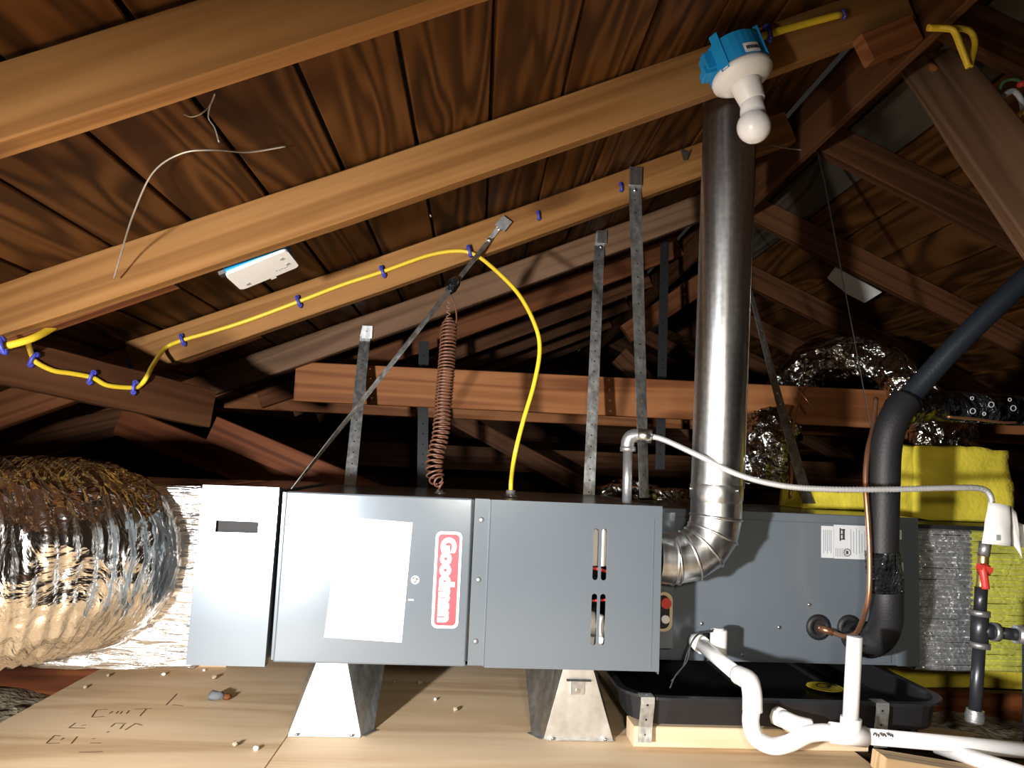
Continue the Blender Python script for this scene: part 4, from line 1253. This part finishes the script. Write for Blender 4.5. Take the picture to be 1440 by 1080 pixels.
MB().tube(smooth_path([at(634, 415, 2.02), at(640, 430, 2.01), at(642, 450, 2.0), at(638, 462, 1.99)], 8), 0.0022, 6).build('lead_wire', M['coil'], cw, local=False)
zz = [at(630 + (3 if i % 2 else -2), 424 + i * 3.6, 2.01) for i in range(8)]
MB().tube(smooth_path(zz, 5), 0.0018, 6).build('kinked_lead', M['coil'], cw, local=False)
MB().tube(smooth_path([hp[-1], at(618, 686, 1.90), BUSH + Vector((0, 0, .008))], 6), 0.0028, 6).build('tail', M['coil'], cw, local=False)

# ------------------------------------------------------------------ yellow cable, staples, boxes
ca = thing('yellow_cable', 'yellow electrical cable stapled along brace and rafter, dropping into the furnace top', 'cable', CONN)
def ob(px, py, off=0.019 + 0.005):
    d = CR * ((px - 720) / FOC) - CU * ((py - 540) / FOC) + CF
    return CP + d * (((BR0 + BRN * off - CP).dot(BRN)) / d.dot(BRN))


c1_ = [at(38, 478, 1.56), ob(44, 497), ob(49, 508), ob(75, 521), ob(100, 525), ob(130, 531), ob(152, 542), ob(188, 545), ob(199, 540), ob(207, 529, 0.030), at(216, 512, 1.97), at(232, 490, Y3 - .008), at(255, 479, Y3 - .006), at(300, 466, Y3 - .006), at(350, 450, Y3 - .006), at(420, 424, Y3 - .006), at(480, 401, Y3 - .006), at(538, 382, Y3 - .006), at(600, 360, Y3 - .006), at(640, 353, Y3 - .006), at(665, 357, Y3 - .008), at(690, 374, 2.06), at(728, 412, 2.0), at(752, 456, 1.95), at(759, 492, 1.93), at(751, 540, 1.91), at(735, 595, 1.89), at(724, 640, 1.88), at(719, 675, CONN.y), CONN + Vector((0, 0, .012))]
MB().tube(smooth_path(c1_, 8), 0.0056, 10).build('sheath', M['cable'], ca, local=False)
tag(MB().tube(smooth_path([at(-30, 494, 1.47), at(6, 487, 1.475), at(45, 476, 1.50), at(75, 460, 1.55), at(110, 436, 1.60)], 8), 0.0072, 10).build('yellow_cable', M['cable']), 'thick yellow cable crossing under the end of the lamp rafter', 'cable')
tag(MB().tube(smooth_path([at(1070, 52, 1.47), at(1085, 47, 1.47), at(1130, 34, 1.475), at(1183, 20, 1.478)], 6), 0.0078, 10).build('yellow_cable', M['cable']), 'yellow cable running along the rafter into the blue lamp box', 'cable')
tag(MB().tube(smooth_path([at(1221, 47, 1.505), at(1240, 48, 1.51), at(1258, 50, 1.51), at(1275, 52, 1.52)], 6), 0.0062, 10).build('yellow_cable', M['cable']), 'short length of yellow cable passing behind the reddish wood block', 'cable')
lo = thing('cable_loops', 'double loop of yellow cable hanging beside the grey plank', 'cable', at(1365, 95, 1.38))
MB().tube(smooth_path([at(1305, 39, 1.38), at(1330, 40, 1.38), at(1342, 44, 1.38), at(1352, 68, 1.38), at(1363, 95, 1.38)], 6), 0.0068, 10).build('strand', M['cable'], lo, local=False)
MB().tube(smooth_path([at(1320, 40, 1.385), at(1350, 40, 1.385), at(1366, 46, 1.385), at(1371, 64, 1.385), at(1364, 93, 1.385)], 6), 0.0060, 10).build('strand', M['cable'], lo, local=False)
MB().tube(smooth_path([at(1315, 38, 1.38), at(1340, 41, 1.37), at(1350, 60, 1.37), at(1362, 92, 1.375)], 6), 0.0050, 10).build('strand', M['cable'], lo, local=False)

# cable staples
sb = thing('cable_staple', 'blue staple', 'staple')
def staple(px, py, Y, ang, label, big=1.0):
    t = thing('cable_staple', label, 'staple', mat=Matrix.Translation(at(px, py, Y)) @ Matrix.Rotation(-ang, 4, 'Y') @ Matrix.Scale(big, 4), group='blue cable staples')
    t.matrix_world = Matrix.Translation(at(px, py, Y)) @ Matrix.Rotation(-ang, 4, 'Y')
    k_ = big
    o = bpy.data.objects.new('saddle', SADDLE); COL.objects.link(o); o.parent = t; o.scale = (k_, k_, k_)
    for s_ in (-1, 1):
        o = bpy.data.objects.new('nail_head', SNAIL); COL.objects.link(o); o.parent = t; o.scale = (k_, k_, k_); o.location = (0, -.007 * k_, .0115 * s_ * k_)
    return t
bpy.data.objects.remove(sb)
mm_ = MB().tube(smooth_path([(0, .004, -.015), (0, -.005, -.012), (0, -.009, 0), (0, -.005, .012), (0, .004, .015)], 4), [0.0044] * 17, 8)
for s_ in (-1, 1): mm_.cyl((0, .005, .0115 * s_), (0, -.006, .0115 * s_), .0058, 10)
tmp = mm_.build('saddle', M['staple'], thing('tmp', None, None)); SADDLE = tmp.data
bpy.data.objects.remove(tmp)
tmp = MB().lathe([(0.0034, 0), (0.0034, .0012), (0.001, .002)], Matrix.Rotation(math.radians(90), 4, 'X'), 8).build('nail_head', M['nail'], bpy.data.objects['tmp']); SNAIL = tmp.data
bpy.data.objects.remove(tmp); bpy.data.objects.remove(bpy.data.objects['tmp'])
for px, py, Y, an in ((257, 478, Y3 - .006, .4), (420, 424, Y3 - .006, .4), (538, 382, Y3 - .006, .4), (660, 353, Y3 - .007, .3)):
    staple(px, py, Y, an, 'blue staple pinning yellow cable to the side of the rafter')
for px, py, an in ((48, 506, -.4), (130, 531, -.3), (190, 545, -.1)):
    staple(px, py, ob(px, py).y, an, 'blue staple pinning yellow cable to the dark diagonal brace')
for px, py, Y in ((757, 303, Y3 - .002), (873, 263, Y3 - .002)):
    staple(px, py, Y, .2, 'empty blue staple left in the cable rafter', .8)
staple(183, 513, RY0 + RSP * 2 - .004, .2, 'empty blue staple beside the lapped end of the cable rafter', .9)
staple(5, 486, 1.468, .3, 'blue staple on the thick cable crossing under the lamp rafter', 1.0)
staple(1080, 47, 1.465, .3, 'blue staple on the cable beside the blue lamp box', 1.1)
staple(1186, 20, 1.475, .3, 'small blue staple at the far end of the lamp cable', .6)

# lamp: blue box, porcelain holder, bulb
lc = at(1044, 108, 1.425)
dn = Vector((0.30, -0.16, -0.94)).normalized()
zx = -dn
xx_ = Vector((0.94, 0, 0.30)); xx_ = (xx_ - zx * xx_.dot(zx)).normalized(); yy_ = zx.cross(xx_)
LM = Matrix(((xx_.x, yy_.x, zx.x, lc.x), (xx_.y, yy_.y, zx.y, lc.y), (xx_.z, yy_.z, zx.z, lc.z), (0, 0, 0, 1)))
la = thing('ceiling_lamp', 'white lampholder with frosted bulb under a blue junction box on the rafter', 'lamp', mat=LM)
bx_ = MB(); bx_.lathe([(0.054, 0.010), (0.056, 0.012), (0.056, 0.066), (0.053, 0.068)], Matrix.Identity(4), 28, False)
for a_ in (0.3, 1.5, 2.6, 3.85, 5.75):
    p = Vector((math.cos(a_), math.sin(a_), 0))
    bx_.box((-.009, -.005, .0), (.009, .005, .080), Matrix.Translation(p * .055) @ Matrix.Rotation(a_ + math.pi / 2, 4, 'Z'))
box_o = bx_.build('junction_box', M['blue'], la)
e_ = MB(); e_.box((-.078, -.02, .012), (-.05, .012, .030)); e_.box((-.070, -.022, .02), (-.048, .012, .058)); e_.build('mounting_ear', M['blue'], la, bevel=.002)
s_ = MB()
for i in range(6):
    pass
arc = [(-math.pi / 2 - .10 + i * .12) for i in range(6)]
s_.hull([Vector((  .0575 * math.cos(a), .0575 * math.sin(a), .014)) for a in arc], [Vector((.0575 * math.cos(a), .0575 * math.sin(a), .034)) for a in arc])
so_ = s_.build('rating_label', M['paper'], box_o)
s_ = MB()
for i in range(7):
    a = arc[0] + .1 + i * .07
    p = Vector((.0581 * math.cos(a), .0581 * math.sin(a), .0235))
    s_.box((-.0010 - .0006 * (i % 2), -.0006, -.0035), (.0010, .0006, .0035), Matrix.Translation(p) @ Matrix.Rotation(a + math.pi / 2, 4, 'Z'))
s_.build('label_print', M['ink'], box_o)
MB().lathe([(0.030, -0.020), (0.046, -0.014), (0.0595, -0.004), (0.0605, 0.004), (0.058, 0.010), (0.04, .0115)], Matrix.Identity(4), 40).build('lampholder_disc', M['white'], la)
MB().lathe([(0.0235, -0.060), (0.0250, -0.058), (0.0290, -0.025), (0.034, -0.015)], Matrix.Identity(4), 28).build('socket', M['white'], la)
# the bulb hangs a little more upright than the disc
BM = Matrix.Translation(Vector((0, 0, -0.054))) @ Matrix.Rotation(math.radians(16), 4, 'Y')
bp_ = [(0.0, -0.09)]
for i in range(1, 12):
    a = math.pi * i / 14
    bp_.append((0.0325 * math.sin(a), -0.060 - 0.0325 * math.cos(a)))
bp_ += [(0.0245, -0.030), (0.0222, -0.012), (0.0215, 0.008)]
MB().lathe(bp_[1:], BM, 32).build('bulb', M['bulb'], la)

# second blue box with a white cover, behind the lamp rafter
jc = [at(315, 385, 1.548), at(401, 350, 1.548), at(422, 374, 1.650), at(339, 407, 1.650)]
jx = (jc[1] - jc[0]); jy = (jc[3] - jc[0]); jn = jx.cross(jy).normalized()
if jn.z > 0: jn = -jn
cen = sum(jc, Vector()) / 4
jx.normalize(); jy = jn.cross(jx).normalized(); jy = jy if jy.y > 0 else -jy
JM = Matrix(((jx.x, jy.x, -jn.x, cen.x), (jx.y, jy.y, -jn.y, cen.y), (jx.z, jy.z, -jn.z, cen.z), (0, 0, 0, 1)))
jb = thing('junction_box', 'blue junction box with a flat white cover, fixed behind the lamp rafter', 'junction box', mat=JM)
m = MB(); p = rounded(.134, .098, .012)
m.hull([Vector((a, b, -.003)) for a, b in p], [Vector((a, b, .003)) for a, b in p]); co_ = m.build('cover', M['white'], jb)
MB().box((-.066, -.046, .003), (.066, .040, .055)).build('box', M['blue'], jb, bevel=.004)
MB().box((-.078, -.046, .004), (-.064, -.03, .012)).build('ear', M['galv'], jb)
for a, b in ((-.045, .03), (.05, .012), (.047, -.022)): MB().cyl((a, b, -.003), (a, b, -.005), .004, 10).build('screw', M['ink_grey'], co_)
MB().box((.0, .046, -.003), (.012, .058, .002)).build('tab', M['white'], co_)
m = MB()
for i in range(5): m.box((.02 + i * .006, .022 + (i % 2) * .003, -.0036), (.024 + i * .006, .025 + (i % 2) * .003, -.0029))
m.build('printed_marks', M['ink_grey'], co_)

# ------------------------------------------------------------------ small things
tag(MB().tube(smooth_path([at(160, 392, 1.465), at(172, 350, 1.40), at(188, 300, 1.28), at(215, 243, 1.23), at(255, 216, 1.21), at(300, 211, 1.22), at(350, 214, 1.29), at(402, 206, 1.31)], 10), 0.0016, 6).build('loose_wire', M['wire']), 'thin grey wire arching loosely in front of the roof boards', 'wire')
tag(MB().tube(smooth_path([at(258, 160, 1.1), at(270, 164, 1.1), at(285, 158, 1.1), at(296, 146, 1.1), at(302, 132, 1.05)], 6), 0.0013, 6).build('loose_wire', M['wire']), 'short curled wire end hanging beneath the bare rafter', 'wire')
tag(MB().tube(smooth_path([at(308, 200, 1.1), at(302, 180, 1.1), at(293, 165, 1.1), at(296, 145, 1.06)], 6), 0.0012, 6).build('loose_wire', M['wire']), 'short straight wire end hanging beside the curled one', 'wire')
tag(MB().tube(smooth_path([at(1040, 211, 1.86), at(1080, 206, 2.0), at(1085, 204, 2.03), at(1110, 209, 2.06), at(1150, 213, 2.09)], 8), 0.0022, 6).build('tie_wire', M['wire']), 'thin tie wire stretched from the vent pipe to the edge-on strap', 'wire')
tag(MB().tube([at(1143, 575, 2.42), at(1122, 545, 2.44)], 0.004, 6).build('copper_stub', M['copper']), 'thin copper line end in front of the tie beam', 'pipe')
tag(MB().tube(smooth_path([at(1135, 540, 2.46), at(1122, 570, 2.44), at(1116, 600, 2.42), at(1114, 640, 2.40), at(1112, 700, 2.36)], 6), 0.004, 6).build('copper_line', M['copper']), 'thin copper line rising beside the twisted strap', 'pipe')
# nail plate at the rafter by the pipe
np_ = MB(); c_ = at(963, 216, Y3 - .004)
np_.hull([c_ + Vector((x, 0, z)) for x, z in ((-.014, .012), (-.004, -.022), (.006, -.020), (.018, .016), (.008, .004), (0, .008))], [c_ + Vector((x, -.003, z)) for x, z in ((-.014, .012), (-.004, -.022), (.006, -.020), (.018, .016), (.008, .004), (0, .008))])
tag(np_.build('nail_plate', M['galv']), 'small bright metal bracket on the cable rafter beside the vent pipe', 'bracket')
for px, py, Y in ((603, 296, 1.93), (931, 200, 2.07), (976, 168, 1.99), (1153, 80, 1.87)):
    m = MB().cyl(at(px, py, Y), at(px + 3, py + 9, Y), .0022, 6)
    tag(m.build('roofing_nail', M['nail']), 'bright nail point poking through the roof boards', 'nail', 'nail points')
# ragged white patch between rafters
m = MB(); ps = [at(1176, 376, 2.86), at(1240, 411, 2.86), at(1216, 426, 2.98), at(1192, 414, 3.0), at(1164, 392, 2.98)]
m.hull(ps, [p + Vector((0, .006, .006)) for p in ps]); tag(m.build('white_patch', M['paper']), 'ragged white patch between the rafters', 'paper')
# wire connectors at the right edge
wc = thing('wire_splice', 'bundle of wire ends with a red connector beside the grey plank', 'wires', at(1425, 140, 1.5))
MB().tube(smooth_path([at(1405, 128, 1.5), at(1412, 115, 1.5), at(1428, 112, 1.5), at(1445, 120, 1.5)], 6), .0035, 8).build('green_wire', plain('green_wire', (.10, .20, .09), .5), wc, local=False)
MB().tube(smooth_path([at(1412, 134, 1.5), at(1425, 128, 1.5), at(1436, 140, 1.5), at(1440, 160, 1.5)], 6), .006, 8).build('white_wire', M['label'], wc, local=False)
MB().tube([at(1432, 120, 1.49), at(1446, 115, 1.49)], [.005, .008], 10).build('red_connector', M['red_part'], wc, local=False)
MB().tube(smooth_path([at(1430, 165, 1.5), at(1440, 155, 1.5), at(1452, 150, 1.5)], 5), .005, 8).build('yellow_wire', M['cable'], wc, local=False)

# grey lump, crumbs and scraps on the plywood
def lump(name, c, s, mat, label, cat, group=None, sq=(1, 1, .8)):
    bm = bmesh.new(); bmesh.ops.create_icosphere(bm, subdivisions=2, radius=1.0)
    sd = rnd.uniform(0, 90)
    for v in bm.verts:
        q = v.co * (1 + .45 * noise.noise(v.co * 1.6 + Vector((sd, 0, 0))))
        v.co = Vector((q.x * sq[0], q.y * sq[1], q.z * sq[2])) * s
    mz = min(v.co.z for v in bm.verts)
    for v in bm.verts: v.co.z -= mz
    for f in bm.faces: f.smooth = True
    me = bpy.data.meshes.new(name); bm.to_mesh(me); bm.free(); me.materials.append(mat)
    o = bpy.data.objects.new(name, me); COL.objects.link(o); o.location = c
    return tag(o, label, cat, group)
lump('grey_lump', atz(303, 985, 0), .017, M['stone'], 'grey lump of putty with a brown end lying on the plywood', 'lump', sq=(1.2, .8, .7))
lump('brown_chip', atz(319, 984, 0), .010, M['joist'], 'brown chip beside the grey lump on the plywood', 'chip')
for i, (px, py) in enumerate(((287, 944), (187, 932), (152, 952), (230, 950), (301, 955), (176, 900), (208, 905), (120, 968), (590, 962), (612, 985), (640, 1000), (330, 1050), (360, 1055), (525, 1016), (555, 960), (270, 940))):
    lump('insulation_crumb', atz(px, py, 0), rnd.uniform(.004, .008), M['paper'] if i % 3 == 0 else M['fluff'], 'small pale crumb of insulation on the plywood', 'crumb', 'insulation crumbs on the plywood')
tag(beam('wood_offcut', at(1236, 1072, 1.60), at(1375, 1095, 1.60), .06, .036, M['scrap']), 'pale wood offcut lying under the condensate pipe', 'offcut')
tag(beam('wood_offcut', atz(1290, 1030, .03), atz(1372, 1042, .03), .09, .012, M['scrap']), 'thin pale wood chip sticking out beside the drain pan', 'offcut')

# loose fill between the joists: nobody could count it
bm = bmesh.new(); bmesh.ops.create_grid(bm, x_segments=150, y_segments=190, size=1.0)
for v in bm.verts:
    x, y = XL + .05 + (v.co.x + 1) / 2 * (XRR - XL - .1), YF + .08 + (v.co.y + 1) / 2 * (YB - YF - .16)
    z = -0.085 + .05 * noise.noise(Vector((x * 2.2, y * 2.2, 0))) + .028 * noise.noise(Vector((x * 9, y * 9, 4))) + .018 * noise.noise(Vector((x * 24, y * 24, 8)))
    if -1.06 < x < .93 and y < 2.7: z = min(z, -.055)
    v.co = Vector((x, y, z))
for f in bm.faces: f.smooth = True
me = bpy.data.meshes.new('loose_insulation'); bm.to_mesh(me); bm.free(); me.materials.append(M['fluff'])
o = bpy.data.objects.new('loose_insulation', me); COL.objects.link(o)
tag(o, 'loose grey-brown fill insulation between the floor joists', 'insulation', kind='stuff')
